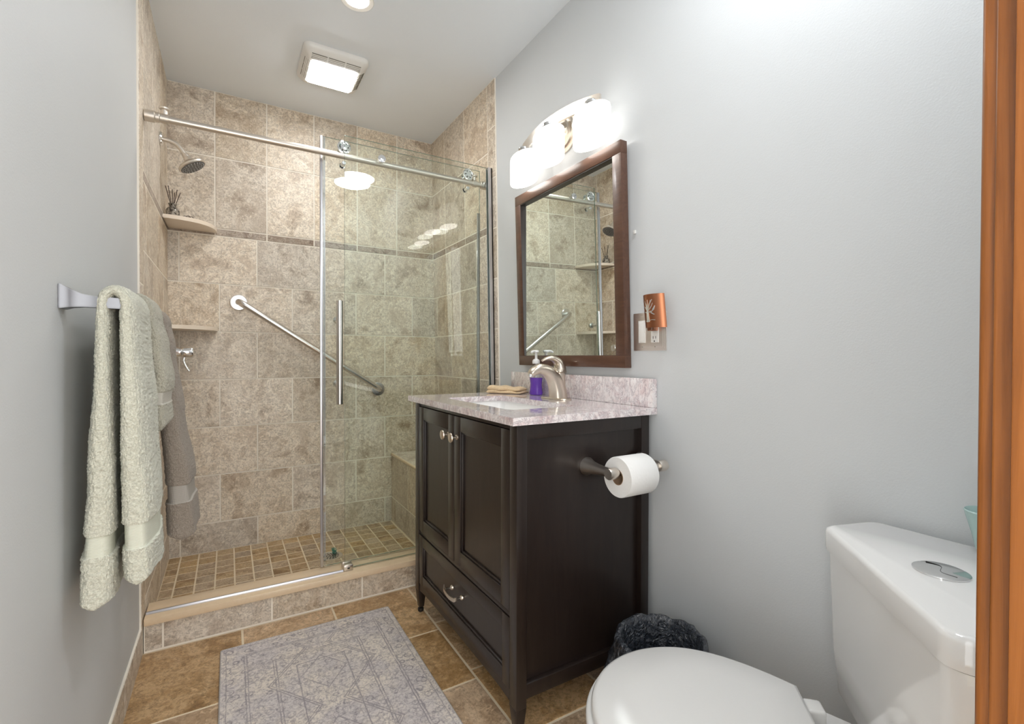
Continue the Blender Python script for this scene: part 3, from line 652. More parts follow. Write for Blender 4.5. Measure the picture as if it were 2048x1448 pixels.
obj('basin', bm, 'sinkw', t)
bm = NB(); lathe(bm, [(.024, .0), (.024, .003), (.020, .005), (.001, .0055)], ((SX0+SX1)/2, (SY0+SY1)/2, CZ0-.1062), seg=28); obj('drain_stopper', bm, 'nickel', t)
# faucet
FX, FY, FZ = 1.052, 1.450, CZ1
t = thing('faucet', (FX, FY, FZ), 'brushed nickel single lever bathroom faucet behind the sink', 'faucet')
bm = NB(); rings(bm, [rrect(FX-.026, FX+.026, FY-.078, FY+.078, .025, FZ+z, 8) for z in (.0003, .003)] + [rrect(FX-.023, FX+.023, FY-.075, FY+.075, .022, FZ+.0055, 8)]); obj('base_plate', bm, 'warmnickel', t)
# spout: thick at base, arching forward (-x)
sp = spline([(FX+.012, FY, FZ+.003), (FX+.005, FY, FZ+.040), (FX-.012, FY, FZ+.078), (FX-.042, FY, FZ+.105), (FX-.078, FY, FZ+.112), (FX-.104, FY, FZ+.100), (FX-.112, FY, FZ+.090)], 7)
nn = len(sp); bm = NB(); R_ = []
for i, p in enumerate(sp):
    d = (sp[min(i+1, nn-1)]-sp[max(i-1, 0)]).normalized(); nx = Vector((0, 1, 0)); nz = d.cross(nx).normalized(); k = i/(nn-1)
    a = .020*(1-k)**.7+.0135; b = .024*(1-k)**.9+.0095
    R_.append([p + nx*math.copysign(abs(math.cos(q))**.8, math.cos(q))*a + nz*math.copysign(abs(math.sin(q))**.8, math.sin(q))*b for q in [2*PI*j/28 for j in range(28)]])
rings(bm, R_); obj('spout', bm, 'warmnickel', t, ang=60)
bm = NB(); lathe(bm, [(.0105, -.004), (.0105, .008), (.008, .009)], (FX-.111, FY, FZ+.092), (-.25, 0, -1), 20); obj('aerator', bm, 'chrome', t)
bm = NB(); lathe(bm, [(.026, .004), (.0245, .05), (.0235, .085), (.0240, .098), (.021, .101)], (FX+.014, FY, FZ), (0, 0, 1), 32); obj('body_column', bm, 'warmnickel', t)
hp = spline([(FX+.016, FY, FZ+.100), (FX+.017, FY, FZ+.118), (FX+.008, FY, FZ+.138), (FX-.014, FY, FZ+.151), (FX-.040, FY, FZ+.151), (FX-.062, FY, FZ+.143)], 7); nn = len(hp); bm = NB(); R_ = []
for i, p in enumerate(hp):
    d = (hp[min(i+1, nn-1)]-hp[max(i-1, 0)]).normalized(); nx = Vector((0, 1, 0)); nz = d.cross(nx).normalized(); k = i/(nn-1)
    a = .0235*(1-k)**.7+.006; b = .0235*(1-k)**1.5+.0042
    R_.append([p + nx*math.cos(q)*a + nz*math.sin(q)*b for q in [2*PI*j/24 for j in range(24)]])
rings(bm, R_); obj('lever_handle', bm, 'warmnickel', t, ang=60)
# soap bottle
SXp, SYp = 1.090, 1.641
t = thing('soap_bottle', (SXp, SYp, CZ1), 'clear pump bottle of purple hand soap beside the faucet', 'soap bottle')
MAT['soap'] = mat('purple_soap', (.22, .09, .62), .1, Transmission_Weight=.4, IOR=1.36)
MAT['softclear'] = glass('clear_plastic', (.90, .91, .91), ior=1.35)
prof = [(r*.76, h) for r, h in ((.030, .001), (.033, .004), (.033, .012), (.030, .028), (.0285, .042), (.030, .056), (.0325, .072))]
bm = NB(); lathe(bm, [(.001, .001)]+prof+[(.001, .0725)], (SXp, SYp, CZ1), seg=32, cap=False, sx=1.25); obj('soap_liquid', bm, 'soap', t, label='purple liquid')
bm = NB(); lathe(bm, [(.0255, .069), (.0255, .088), (.0245, .104), (.020, .118), (.013, .126), (.0115, .128), (.0115, .134)], (SXp, SYp, CZ1), seg=32, cap=False, sx=1.25); obj('bottle', bm, 'softclear', t)
MAT['pump'] = mat('pump_white', (.78, .78, .77), .3)
bm = NB(); lathe(bm, [(.0155, .129), (.0155, .141), (.012, .146), (.007, .149), (.0055, .150), (.005, .172), (.006, .174)], (SXp, SYp, CZ1), seg=24); lathe(bm, [(.0018, 0), (.0018, .11)], (SXp, SYp, CZ1+.02), seg=8)
tube(bm, spline([(SXp+.012, SYp, CZ1+.179), (SXp, SYp, CZ1+.180), (SXp-.020, SYp-.006, CZ1+.179), (SXp-.030, SYp-.010, CZ1+.173)], 4), [.004]+[.0052]*11+[.0035], 12)
lathe(bm, [(.0105, .174), (.0125, .178), (.010, .183), (.001, .1845)], (SXp, SYp, CZ1), seg=20); obj('pump', bm, 'pump', t, label='white pump head')
# folded cloth
t = thing('folded_washcloth', (1.02, 1.775, CZ1), 'folded pale orange washcloth on left back of vanity top', 'washcloth')
MAT['peach'] = terry('peach_cloth', (.74, .52, .30), (.84, .66, .42))
bm = NB(); c0 = Vector((1.030, 1.778, CZ1)); ax = Vector((.60, -.80, 0)).normalized(); ay = Vector((.80, .60, 0))
c0 = Vector((1.035, 1.782, CZ1))
def folded(bm, L_, Wd, z0, th, seed, lift=0):
    r2 = random.Random(seed); NU, NV = 40, 28; g = []
    for i in range(NU+1):
        u = -1+2*i/NU; ring = []
        for j in range(NV):
            q = 2*PI*j/NV; cx = math.copysign(abs(math.cos(q))**.35, math.cos(q)); cz = math.copysign(abs(math.sin(q))**.7, math.sin(q))
            taper = (1-abs(u)**8)**.4 if abs(u) < 1 else .0
            hz = th*(.5+.5*cz*taper) + lift*(1-u)*.5*(cz*.5+.5) + .0025*math.sin(u*7+cx*2+seed)*(cz+1)*.5
            p = c0 + ax*(u*L_/2*(1-.03*cx*cx)) + ay*(cx*Wd/2*(.92+.08*taper)*(1+.05*math.sin(u*5+seed))) + Vector((0, 0, z0+max(hz, 0.0005)))
            ring.append(p)
        g.append(ring)
    rings(bm, g)
folded(bm, .165, .100, 0, .013, 1, .004); folded(bm, .158, .096, .011, .014, 2, .009)
obj('cloth_folds', bm, 'peach', t, ang=80)

# ------------------------------------------------------------ toilet paper
t = thing('toilet_paper_holder', (.97, VY0, .70), 'brushed nickel two post holder on side of vanity', 'paper holder')
PYc = .970; PZ = .700; yP = VY0+.0175
for x in (.893, 1.085):
    inward = 1 if x < 1 else -1
    bm = NB(); lathe(bm, [(.026, 0), (.0265, .003), (.020, .020), (.0155, .045), (.0135, .070), (.0135, yP-PYc-.004)], (x, yP if x < 1 else VY0+.0005, PZ+.006), (0, -1, 0), 32) if x < 1 else lathe(bm, [(.024, 0), (.0245, .003), (.019, .018), (.0145, .040), (.0130, .060), (.0130, VY0-PYc-.004)], (x, VY0+.0005, PZ+.006), (0, -1, 0), 32)
    lathe(bm, [(.001, -.016), (.0145, -.0155), (.016, -.012), (.016, .010), (.0145, .014), (.001, .0145)], (x, PYc, PZ+.006), (1, 0, 0), 28, cap=False); obj('post', bm, 'nickel', t)
bm = NB(); tube(bm, [(.900, PYc, PZ+.006), (1.078, PYc, PZ+.006)], .0095, 16); obj('roller_bar', bm, 'nickel', t)
t = thing('toilet_paper_roll', (.975, PYc, PZ), 'white toilet paper roll hanging on the nickel holder', 'toilet paper')
m = mat('toilet_paper', (.84, .84, .83), .95); n = N(m); n.bump(n.noise(n.coord(), 160, 3), .35, .002); MAT['tp'] = m
bm = NB(); rc = Vector((.911, PYc, PZ-.006))
lathe(bm, [(.0215, .001), (.054, 0), (.0555, .003), (.0555, .101), (.054, .104), (.0215, .103)], rc, (1, 0, 0), 64, cap=False); 
obj('paper', bm, 'tp', t, ang=50)
bm = NB(); lathe(bm, [(.0215, .0005), (.0215, .1035), (.0200, .1035), (.0200, .0005), (.0215, .0005)], rc, (1, 0, 0), 40, cap=False); obj('cardboard_core', bm, mat('cardboard', (.36, .24, .15), .9), t, label='brown cardboard core')

# ------------------------------------------------------------ switch plate and copper night light
t = thing('switch_plate', (WX(1.1), 1.066, 1.10), 'silver double wall plate with rocker switch and outlet', 'wall plate')
def wbox(bm, ya, yb, za, zb, o0, o1, bev=0):
    hexa(bm, [(WX(za, o1), ya, za), (WX(za, o0), ya, za), (WX(za, o0), yb, za), (WX(za, o1), yb, za), (WX(zb, o1), ya, zb), (WX(zb, o0), ya, zb), (WX(zb, o0), yb, zb), (WX(zb, o1), yb, zb)], bev)
py0, py1, pz0, pz1 = 1.000, 1.134, 1.043, 1.163
bm = NB(); wbox(bm, py0, py1, pz0, pz1, .0004, .0045, .0015); wbox(bm, py0+.011, py1-.011, pz0+.011, pz1-.011, .004, .0062, .001)
wbox(bm, py0+.006, py1-.006, pz0+.006, pz1-.006, .004, .0052, .0005); obj('plate', bm, 'platem', t, label='brushed metal plate')
bm = NB(); wbox(bm, 1.0795, 1.1085, 1.068, 1.138, .0055, .0085, .001); wbox(bm, 1.083, 1.105, 1.073, 1.133, .008, .0105, .001); obj('rocker_switch', bm, 'white', t)
bm = NB(); wbox(bm, 1.026, 1.0555, 1.068, 1.138, .0055, .009, .001); ol = obj('outlet', bm, 'white', t)
bm = NB()
for zz in (1.0835,):
    for yy in (1.0365, 1.0465): wbox(bm, yy-.0009, yy+.0009, zz-.004, zz+.004, .0088, .0093)
    wbox(bm, 1.0395, 1.0435, zz-.0135, zz-.0095, .0088, .0093)
wbox(bm, 1.028, 1.0295, 1.104, 1.108, .0088, .0093); obj('slots', bm, 'black', ol)
for yy in (1.0415, 1.0935):
    bm = NB(); lathe(bm, [(.0028, 0), (.0024, .001), (.001, .0012)], (WX(1.0555, .006), yy, 1.0555), (-1, 0, 0), 12); obj('screw', bm, 'chrome', t)
t = thing('copper_night_light', (WX(1.16, .04), 1.030, 1.16), 'curved copper night light with cut out tree plugged in outlet', 'night light')
cxn, cyn = WX(1.16, .008), 1.012; Rn = .050
def NP(a, z, r=Rn): return (cxn - .006*(z-1.16)/.1 - r*math.cos(a)*.92, cyn + .004 - .012*(z-1.16)/.1*0 + r*math.sin(a)*1.0 + .006*(z-1.16)/.1, z)
bm = NB(); a0, a1 = -.98, 1.02; zA, zB = 1.111, 1.211
G = [[(NP(a0+(a1-a0)*i/24, z)) for i in range(25)] + [NP(a0+(a1-a0)*i/24, z, Rn-.0012) for i in range(24, -1, -1)] for z in (zA, zB)]
rings(bm, G); obj('copper_shade', bm, 'copper', t)
bm = NB()
def nstroke(pts, w0, w1):
    P_ = spline([(a, z, 0) for a, z in pts], 5); n_ = len(P_); L_, Rr_ = [], []
    for i, p in enumerate(P_):
        d = (P_[min(i+1, n_-1)]-P_[max(i-1, 0)]); d = Vector((d.x*Rn, d.y, 0)).normalized(); nr = Vector((-d.y, d.x, 0)); ww = w0+(w1-w0)*i/(n_-1)
        L_.append((p.x+nr.x*ww/Rn, p.y+nr.y*ww)); Rr_.append((p.x-nr.x*ww/Rn, p.y-nr.y*ww))
    rings(bm, [[NP(*L_[i], Rn+.0007), NP(*Rr_[i], Rn+.0007), NP(*Rr_[i], Rn-.0002), NP(*L_[i], Rn-.0002)] for i in range(n_)])
nstroke([(.22, 1.128), (.22, 1.145), (.20, 1.165)], .0075, .0045)
for e in (((.20, 1.160), (.40, 1.172), (.62, 1.176)), ((.20, 1.163), (.32, 1.182), (.45, 1.192)), ((.20, 1.163), (.15, 1.182), (.16, 1.195)), ((.20, 1.163), (.03, 1.178), (-.08, 1.193)), ((.20, 1.162), (-.05, 1.170), (-.22, 1.184)), ((.20, 1.158), (-.05, 1.158), (-.32, 1.166)), ((.2, 1.155), (.45, 1.158), (.66, 1.160)), ((.02, 1.160), (-.18, 1.152), (-.30, 1.150)), ((.1, 1.175), (-.12, 1.190), (-.2, 1.195)), ((-.2, 1.163), (-.32, 1.172), (-.36, 1.176))):
    nstroke(e, .0026, .0007)
nstroke([(.50, 1.132), (.22, 1.130), (-.05, 1.134), (-.32, 1.133)], .0012, .0008)
obj('tree_cutout', bm, 'flange', t, label='silvery tree motif')
bm = NB(); lathe(bm, [(.001, 0), (.016, .001), (.018, .006), (.018, .022), (.012, .026)], (WX(1.115, .026), 1.036, 1.100), (0, 0, 1), 24); obj('clear_base', bm, 'softclear', t)
bm = NB(); wbox(bm, 1.024, 1.052, 1.103, 1.150, .0092, .030, .003); obj('plug_body', bm, 'copper', t)
# little hook on wall at right of the mirror
t = thing('wall_hook', (WX(1.43), 1.135, 1.43), 'tiny white hook on the wall right of the mirror', 'hook')
bm = NB(); wbox(bm, 1.1215, 1.1305, 1.420, 1.432, .0004, .006, .001); obj('hook_body', bm, 'white', t)

# ------------------------------------------------------------ towel bar and towels
BXX, BZZ = -.186, 1.121
t = thing('towel_bar', (XL, 1.5, BZZ), 'satin silver towel bar on the left wall', 'towel bar')
for y in (1.165, 1.845):
    bm = NB(); R_ = []
    for k, (x, hy, hz, dz) in enumerate(((XL+.0004, .022, .0215, .008), (XL+.004, .022, .0215, .008), (XL+.015, .016, .0165, .006), (XL+.030, .011, .012, .003), (XL+.050, .0095, .0100, .001), (BXX+.010, .0095, .0100, 0), (BXX+.012, .0085, .009, 0))):
        R_.append([(x, y-hy, BZZ+dz-hz), (x, y+hy, BZZ+dz-hz), (x, y+hy, BZZ+dz+hz), (x, y-hy, BZZ+dz+hz)])
    rings(bm, R_); bmesh.ops.bevel(bm, geom=[e for e in bm.edges if abs((e.verts[0].co-e.verts[1].co).normalized().x) > .3], offset=.0015, segments=2, affect='EDGES'); obj('post', bm, 'silver', t)
bm = NB(); box(bm, BXX-.0065, BXX+.0065, 1.166, 1.844, BZZ-.0065, BZZ+.0065, .0015); obj('bar', bm, 'silver', t)
def sm(x): x = max(0, min(1, x)); return x*x*(3-2*x)
def towel(name, label, matn, bandm, back, front, y0, y1, ztop, bands, fluff=.0022, seed=1, yb=0.0, wob=.005, hem=True):
    """back/front: list of (z, xcentre, halfthickness) from bottom to top; one continuous folded towel over the bar"""
    t = thing(name, (BXX, (y0+y1)/2, ztop), label, 'towel', 'towels on the bar'); R = np.random.RandomState(seed)
    keys = []                                               # (point, half thickness)
    n1 = (ztop-back[0][0]); P_ = []
    def interp(tab, z):
        for (za, xa, ta), (zb, xb, tb) in zip(tab[:-1], tab[1:]):
            if z <= zb: k = max(0, (z-za)/(zb-za)); k = sm(k); return xa+(xb-xa)*k, ta+(tb-ta)*k
        return tab[-1][1], tab[-1][2]
    st = .0023; zt = back[-1][0]
    z = back[0][0]
    while z < zt: x, a = interp(back, z); P_.append((x, z, a, 0, z)); z += st
    xb, ab = interp(back, zt); xf, af = interp(front, zt); na = 22
    for i in range(1, na):
        q = PI*i/na; cx = (xb+xf)/2-(xf-xb)/2*math.cos(q); P_.append((cx, zt+(ztop-zt)*math.sin(q), ab+(af-ab)*i/na, 0 if q < PI/2 else 1, 9))
    z = zt
    while z > front[0][0]: x, a = interp(front, z); P_.append((x, z, a, 1, z)); z -= st
    M_ = len(P_); NQ = 210; half = (y1-y0)/2; yc = (y0+y1)/2
    P = np.array([(p[0], p[1]) for p in P_]); T = np.gradient(P, axis=0); T /= np.linalg.norm(T, axis=1)[:, None]
    nx, nz = T[:, 1], -T[:, 0]
    q = np.linspace(0, 2*np.pi, NQ, endpoint=False)
    e1, e2 = .45, .55
    cu = np.sign(np.cos(q))*np.abs(np.cos(q))**e1; cv = np.sign(np.sin(q))*np.abs(np.sin(q))**e2
    V = np.zeros((M_, NQ, 3)); isb = np.zeros(M_, bool)
    ph = R.rand(6)*6
    for i, (x, z, a, side, zz) in enumerate(P_):
        for (s_, b0, b1) in bands:
            if s_ == side and b0 < zz < b1: isb[i] = True
        hem_ = min(i, M_-1-i)*st
        ro = sm(hem_/.014)**.5 if hem_ < .014 else 1
        aa = a*(.25+.75*ro); hh = half*(.965+.035*ro)*(1+.04*math.sin(z*11+ph[0]))
        if isb[i]: aa *= .86; hh *= .985
        yy = yc + yb*(1-sm((z-front[0][0])/(ztop-front[0][0]))) + cu*hh
        off = cv*aa + wob*np.sin(yy*38+ph[1]+z*5)*min(1, (ztop-z)*3)*.6
        V[i, :, 0] = x+nx[i]*off; V[i, :, 1] = yy; V[i, :, 2] = z+nz[i]*off + .006*np.sin(yy*16+ph[2])*(1 if hem_ < .05 else 0)*(1-hem_/.05)
    # fluff, pushed along approximate outward direction
    D = np.zeros_like(V); D[:, :, 0] = nx[:, None]*cv[None, :]; D[:, :, 2] = nz[:, None]*cv[None, :]; D[:, :, 1] = cu[None, :]**3
    D /= np.linalg.norm(D, axis=2)[:, :, None]+1e-6
    nz_ = R.rand(M_, NQ); nz_ = .6*nz_+.4*np.roll(nz_, 1, 1)
    lo = R.rand(M_//6+2, NQ//5+2); ii = np.linspace(0, lo.shape[0]-1.01, M_); jj = np.linspace(0, lo.shape[1]-1.01, NQ); i0 = ii.astype(int); j0 = jj.astype(int); fi = (ii-i0)[:, None]; fj = (jj-j0)[None, :]
    LO = lo[i0][:, j0]*(1-fi)*(1-fj)+lo[i0+1][:, j0]*fi*(1-fj)+lo[i0][:, j0+1]*(1-fi)*fj+lo[i0+1][:, j0+1]*fi*fj
    amp = np.where(isb, .0002, fluff*1.35)[:, None]
    V += D*((nz_-.5)*amp+(LO-.5)*amp*.45)[:, :, None]
    T_ = ROOT[t.name].translation; V -= np.array(T_)
    def mk(nm, rows, mm, lab=None):
        vs_ = []; fs = []
        idx = -np.ones(M_, int); c_ = 0
        for r in sorted(set(rows) | {r+1 for r in rows}):
            if r < M_: idx[r] = c_; vs_.append(V[r]); c_ += 1
        vs_ = np.concatenate(vs_)
        for r in rows:
            if r+1 >= M_: continue
            a, b = idx[r]*NQ, idx[r+1]*NQ
            for j in range(NQ): k = (j+1) % NQ; fs.append((a+j, a+k, b+k, b+j))
        if 0 in rows: fs.append(tuple(range(NQ))[::-1])
        if M_-2 in rows: a = idx[M_-1]*NQ; fs.append(tuple(range(a, a+NQ)))
        me = bpy.data.meshes.new(nm); me.from_pydata(vs_.tolist(), [], fs); me.materials.append(MAT[mm]); me.polygons.foreach_set('use_smooth', [True]*len(me.polygons)); me.update()
        o = link(bpy.data.objects.new(nm, me)); o.parent = t; ROOT[o.name] = ROOT[t.name]
        if lab: o['label'] = lab
    mk('terry_cloth', [i for i in range(M_-1) if not isb[i]], matn)
    bi = [i for i in range(M_-1) if isb[i]]; k0 = 0
    for k in range(1, len(bi)+1):
        if k == len(bi) or bi[k] != bi[k-1]+1: mk('woven_band', bi[k0:k], bandm, 'flat ribbed woven band'); k0 = k
towel('bath_towel', 'pale sage green bath towel folded narrow over near end of bar', 'sage', 'sage_b',
      [(.548, -.216, .027), (.62, -.216, .027), (.80, -.210, .021), (1.00, -.2045, .013), (1.118, -.203, .011)],
      [(.578, -.150, .024), (.70, -.152, .025), (.90, -.160, .019), (1.06, -.1665, .014), (1.118, -.168, .013)], 1.150, 1.385, 1.146,
      [(0, .648, .688), (1, .655, .700)], .0034, 3, -.012)
towel('hand_towel', 'short greige hand towel hanging in middle of the bar', 'sagegrey', 'sagegrey_b',
      [(.84, -.205, .014), (1.118, -.2035, .010)],
      [(.845, -.143, .014), (.90, -.144, .013), (.96, -.142, .017), (1.05, -.152, .015), (1.118, -.164, .012)], 1.410, 1.615, 1.160,
      [(1, .905, .935)], .0032, 5)
towel('bath_towel', 'taupe bath towel at far end of bar nearest the shower', 'taupe', 'taupe_b',
      [(.52, -.208, .018), (1.118, -.2035, .010)],
      [(.500, -.118, .036), (.66, -.124, .032), (.85, -.142, .024), (1.05, -.158, .018), (1.118, -.165, .013)], 1.645, 1.838, 1.148,
      [(1, .605, .655)], .0026, 9)

# ------------------------------------------------------------ toilet in the corner (built along its own axes, turned 45 degrees)
t = thing('corner_toilet', (.619, .619, 0), 'white corner toilet with angled tank and closed lid', 'toilet', rotz=PI/4)
def rpoly(pts, r, k=5):
    out = []; n_ = len(pts)
    for i, p in enumerate(pts):
        a, b, c = Vector(pts[i-1]), Vector(p), Vector(pts[(i+1) % n_]); u = (a-b).normalized(); v = (c-b).normalized()
        p0, p1 = b+u*r, b+v*r
        for j in range(k+1): s_ = j/k; out.append(tuple(p0*(1-s_)**2+b*2*s_*(1-s_)+p1*s_*s_))
    return out
def off(pts, d, c=(0, -.52)): return [((x-c[0])*(1-d/.22)+c[0], (y-c[1])*(1-d/.16)+c[1]) for x, y in pts]
TK = [(.192, -.366), (.246, -.470), (.030, -.690), (-.030, -.690), (-.246, -.470), (-.192, -.366)]
LT = rpoly(TK, .018)
bm = NB(); R_ = []
for d, z in ((.006, .6455), (.001, .648), (0, .655), (0, .682), (.002, .688), (.008, .691)):
    R_.append([(x, y, z) for x, y in off(LT, d)])
rings(bm, R_); obj('tank_lid', bm, 'ceramic', t, ang=50, local=True)
bm = NB(); R_ = []
for d, z in ((.050, .350), (.020, .378), (.012, .46), (.006, .6445)): R_.append([(x, y, z) for x, y in off(LT, d)])
rings(bm, R_); obj('tank', bm, 'ceramic', t, ang=50, local=True)
bm = NB(); bc = (0, -.462, .6912); lathe(bm, [(.035, 0), (.035, .002), (.031, .004), (.001, .0045)], bc, seg=40); fb = obj('flush_button', bm, 'chrome', t, local=True, label='round chrome dual flush button')
bm = NB(); P_ = spline([(-.028, -.468, .6955), (-.012, -.456, .6955), (.012, -.468, .6955), (.028, -.456, .6955)], 6); tube(bm, P_, .0004, 6); obj('button_split', bm, 'black', fb, local=True)
def seat_outline(g=0, k=64, back=-.300):
    pts = []
    s0 = -.115
    for i in range(k+1):
        a = -PI/2+PI*i/k                                     # front half from w=-W to +W through the tip
        pts.append(((.186+g)*math.sin(a), s0+(.186+g)*math.cos(a)))
    for i in range(1, 13):
        u = i/12; pts.append(((.186+g)-(.072)*u**1.8, s0+(back-s0)*u))
    for i in range(12, 0, -1):
        u = i/12; pts.append((-(.186+g)+(.072)*u**1.8, s0+(back-s0)*u))
    return pts
def slab(bm, o0, zs, c=(0, -.12)):
    rings(bm, [[((x-c[0])*k+c[0], (y-c[1])*k+c[1], z) for x, y in o0] for k, z in zs])
bm = NB(); slab(bm, seat_outline(0), [(.97, .3945), (1, .397), (1, .404), (.985, .4095), (.95, .4125), (.6, .4145)]); obj('lid', bm, 'lidplastic', t, ang=60, local=True)
bm = NB(); slab(bm, seat_outline(.010), [(.97, .371), (1, .3745), (1, .386), (.985, .3925), (.95, .3935)]); obj('seat', bm, 'lidplastic', t, ang=60, local=True)
for s_ in (-1, 1):
    bm = NB(); box(bm, s_*.075-.018, s_*.075+.018, -.330, -.298, .371, .404, .006, 3); obj('hinge', bm, 'lidplastic', t, local=True)
bm = NB(); R_ = []
for z, kw, f, b_ in ((0, .62, -.02, -.50), (.03, .60, -.03, -.49), (.12, .58, -.03, -.48), (.22, .72, .0, -.47), (.30, .92, .045, -.47), (.345, 1.0, .066, -.47), (.3645, 1.0, .068, -.46), (.3705, .97, .06, -.45)):
    ring = []
    for i in range(56):
        a = 2*PI*i/56; sn = math.sin(a); cs = math.cos(a)
        if cs > 0: s_ = -.115+(f+.115)*cs; w_ = .182*kw*sn
        else: s_ = -.115+(b_*-1-.115)*cs; w_ = .182*kw*math.copysign(abs(sn)**.8, sn)*(1-.35*abs(cs)**1.5)
        ring.append((w_, s_, z))
    R_.append(ring)
rings(bm, R_); obj('bowl', bm, 'ceramic', t, ang=60, local=True)
# cup on the tank
t = thing('teal_cup', (1.103, .300, .6915), 'pale teal glass cup on the toilet tank beside the casing', 'cup')
m = mat('pale_teal', (.56, .76, .74), .2, Transmission_Weight=.3); MAT['teal'] = m
bm = NB(); lathe(bm, [(.001, .0005), (.015, .001), (.018, .006), (.023, .032), (.0305, .060), (.0330, .070), (.0318, .072), (.029, .068), (.021, .036), (.014, .010), (.001, .009)], (1.102, .277, .6915), seg=36, cap=False); obj('cup_body', bm, 'teal', t)

# ------------------------------------------------------------ bin with liner
BCX, BCY = .998, .893
t = thing('waste_bin', (BCX, BCY, 0), 'round bin with dark plastic liner between vanity and toilet', 'bin')
MAT['bin'] = mat('bin_red_brown', (.05, .018, .014), .4)
bm = NB(); lathe(bm, [(.001, .001), (.085, .001), (.088, .006), (.112, .240), (.115, .246), (.112, .248), (.106, .240), (.083, .010), (.001, .009)], (BCX, BCY, 0), seg=48, cap=False); obj('bin_body', bm, 'bin', t)
m = mat('dark_liner', (.035, .042, .055), .14, Specular_IOR_Level=.9, Coat_Weight=.6, Coat_Roughness=.08); n = N(m); c = n.coord(); n.bump(n.noise(c, 30, 3, .6, 2.5), .8, .02); MAT['liner'] = m
from mathutils import noise as mn
bm = NB(); R_ = []; seg = 200
prof_ = [(.122, .085), (.124, .11), (.125, .14), (.125, .17), (.1245, .20), (.1235, .225), (.122, .245), (.1205, .258), (.118, .267), (.113, .271), (.107, .268), (.102, .255), (.099, .235), (.097, .20), (.095, .16), (.088, .10), (.06, .05), (.004, .035)]
for i_, (r, z) in enumerate(prof_):
    ring = []
    for k in range(seg):
        a = 2*PI*k/seg; c_, s_ = math.cos(a), math.sin(a)
        q = Vector((c_*1.7, s_*1.7, z*9)); v = 1.3*abs(mn.noise(q*1.3+Vector((3, 1, 5)))) - .2 + .6*(abs(mn.noise(q*3.3))-.2) + .10*mn.noise(q*8)
        amp = .022 if i_ < 17 else 0
        if 5 < i_ < 12: amp = .012
        rr_ = r + (max(v*amp, -.004) if i_ < 9 else -abs(v)*amp); zz_ = z + (.010*mn.noise(q*2.2+Vector((9, 9, 9))) if 3 < i_ < 14 else 0)
        ring.append((BCX+rr_*c_, BCY+rr_*s_, zz_))
    R_.append(ring)
rings(bm, R_, cap=False); obj('liner', bm, 'liner', t, ang=180, label='crinkled dark plastic liner')

# ------------------------------------------------------------ rug
RX0, RX1, RY0, RY1 = -.027, .553, .99, 1.916
t = thing('bath_rug', ((RX0+RX1)/2, (RY0+RY1)/2, 0), 'distressed grey and lilac oriental pattern rug on the floor', 'rug')
m = mat('rug_print', (.4, .38, .38), .95, Sheen_Weight=.2); n = N(m); sp_ = n.n('ShaderNodeSeparateXYZ'); co = n.coord(); n.l(co, sp_.inputs[0])
hx, hy = (RX1-RX0)/2, (RY1-RY0)/2
X_, Y_ = sp_.outputs[0], sp_.outputs[1]
wv = n.math('MULTIPLY', n.math('SUBTRACT', n.noise(co, 40, 2), .5), .006)
ex = n.math('SUBTRACT', hx, n.math('ABSOLUTE', X_)); ey = n.math('SUBTRACT', hy, n.math('ABSOLUTE', Y_)); ed = n.math('ADD', n.math('MINIMUM', ex, ey), wv)
def line(v, at, w_): return n.math('SUBTRACT', 1, n.math('DIVIDE', n.math('ABSOLUTE', n.math('SUBTRACT', v, at)), w_), clamp=True)
ln = None
for at, w_ in ((.016, .0026), (.068, .0035), (.076, .003), (.150, .003), (.158, .003), (.215, .0035)):
    q = line(ed, at, w_); ln = q if ln is None else n.math('MAXIMUM', ln, q)
# diamond medallions repeating along the rug
dia = n.math('ADD', n.math('MULTIPLY', n.math('ABSOLUTE', X_), 1.3), n.math('ABSOLUTE', n.math('SUBTRACT', n.math('PINGPONG', n.math('ADD', Y_, .463), .16), .0)))
for at in (.09, .20, .212): ln = n.math('MAXIMUM', ln, n.math('MULTIPLY', line(n.math('ADD', dia, wv), at, .005), n.math('GREATER_THAN', ed, .08)))
vo = n.n('ShaderNodeTexVoronoi', feature='F1'); vo.inputs['Scale'].default_value = 34; n.l(n.vadd(co, n.n('ShaderNodeTexNoise').outputs['Color'], .0), vo.inputs['Vector'])
orn = line(vo.outputs['Distance'], .36, .10); vo2 = n.n('ShaderNodeTexVoronoi', feature='DISTANCE_TO_EDGE'); vo2.inputs['Scale'].default_value = 22; n.l(co, vo2.inputs['Vector']); orn2 = line(vo2.outputs['Distance'], .06, .05)
inb = n.math('MULTIPLY', n.math('GREATER_THAN', ed, .02), n.math('LESS_THAN', ed, .066))
vo3 = n.n('ShaderNodeTexVoronoi', feature='F1'); vo3.inputs['Scale'].default_value = 75; n.l(n.vadd(co, n.n('ShaderNodeTexNoise').outputs['Color'], .004), vo3.inputs['Vector'])
orn3 = line(vo3.outputs['Distance'], .30, .16)
brk = n.ramp(n.noise(n.mapp(co, (1, 1.6, 1)), 48, 5, .7), [(.44, 0.0), (.54, 1.0)])
ornm = n.math('ADD', n.math('MULTIPLY', orn, n.math('MULTIPLY_ADD', inb, .35, .5)), n.math('ADD', n.math('MULTIPLY', orn2, .3), n.math('MULTIPLY', n.math('MULTIPLY', orn3, brk), .55)))
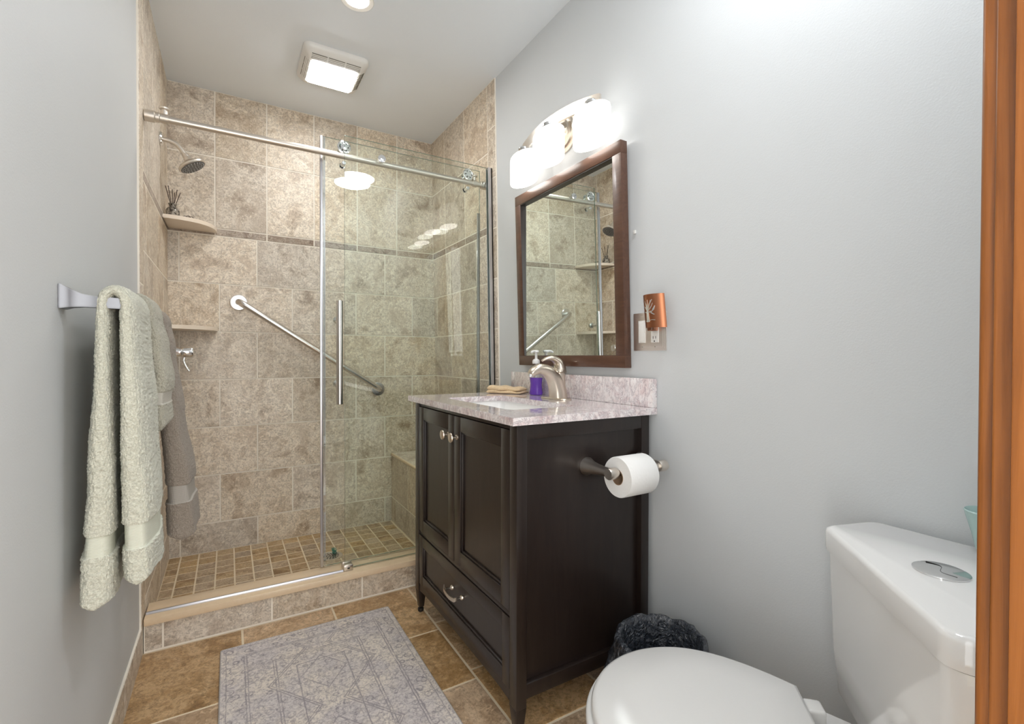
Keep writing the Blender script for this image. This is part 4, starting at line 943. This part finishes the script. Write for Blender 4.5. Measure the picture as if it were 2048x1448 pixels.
wear = n.ramp(n.noise(co, 26, 7, .75), [(.36, 0.0), (.52, 1.0)])
wear2 = n.ramp(n.noise(n.mapp(co, (1, 5, 1)), 60, 4, .7), [(.38, 0.0), (.62, 1.0)])
pat = n.math('MULTIPLY', n.math('MAXIMUM', ln, ornm), n.math('MULTIPLY_ADD', wear, .6, .4), clamp=True)
ground = n.mix(n.ramp(n.noise(co, 7, 5, .6), [(.42, 0.0), (.58, 1.0)]), (.74, .665, .58), (.58, .535, .535))
ground = n.mix(n.math('MULTIPLY', wear2, .45), ground, (.86, .80, .73))
colr = n.mix(n.math('MULTIPLY', pat, .9), ground, (.20, .175, .20))
colr = n.mix(n.math('MULTIPLY', n.ramp(n.noise(co, 120, 4, .75), [(.50, 0.0), (.58, 1.0)]), .5), colr, (.25, .22, .25))
n.base(colr); n.bump(n.noise(co, 420, 2), .5, .0015)
bm = NB(); rings(bm, [rrect(RX0-.001+d, RX1+.001-d, RY0-.001+d, RY1+.001-d, .008, z, 4) for d, z in ((.001, .0006), (0, .002), (.0, .005), (.0015, .0065))]); obj('rug_pile', bm, m, t)
m2 = mat('rug_edge', (.42, .40, .38), .9); n = N(m2); c = n.coord(); wvv = n.n('ShaderNodeTexWave', bands_direction='DIAGONAL'); wvv.inputs['Scale'].default_value = 120; n.l(c, wvv.inputs[0]); n.base(n.mix(wvv.outputs['Fac'], (.30, .28, .28), (.52, .48, .44)))
bm = NB(); P_ = [Vector(p) for p in rrect(RX0, RX1, RY0, RY1, .008, .0045, 4)]; P_.append(P_[0]); 
R_ = []
for p in P_[:-1]:
    c_ = Vector(((RX0+RX1)/2, (RY0+RY1)/2, .0045)); 
    o2 = Vector((math.copysign(1, p.x-c_.x), math.copysign(1, p.y-c_.y), 0))
    R_.append([p + Vector((o2.x*.0022*math.cos(q), o2.y*.0022*math.cos(q), .0035*math.sin(q))) for q in [2*PI*j/8 for j in range(8)]])
rings(bm, R_, closed=True); obj('stitched_edge', bm, m2, t, label='stitched grey edge')
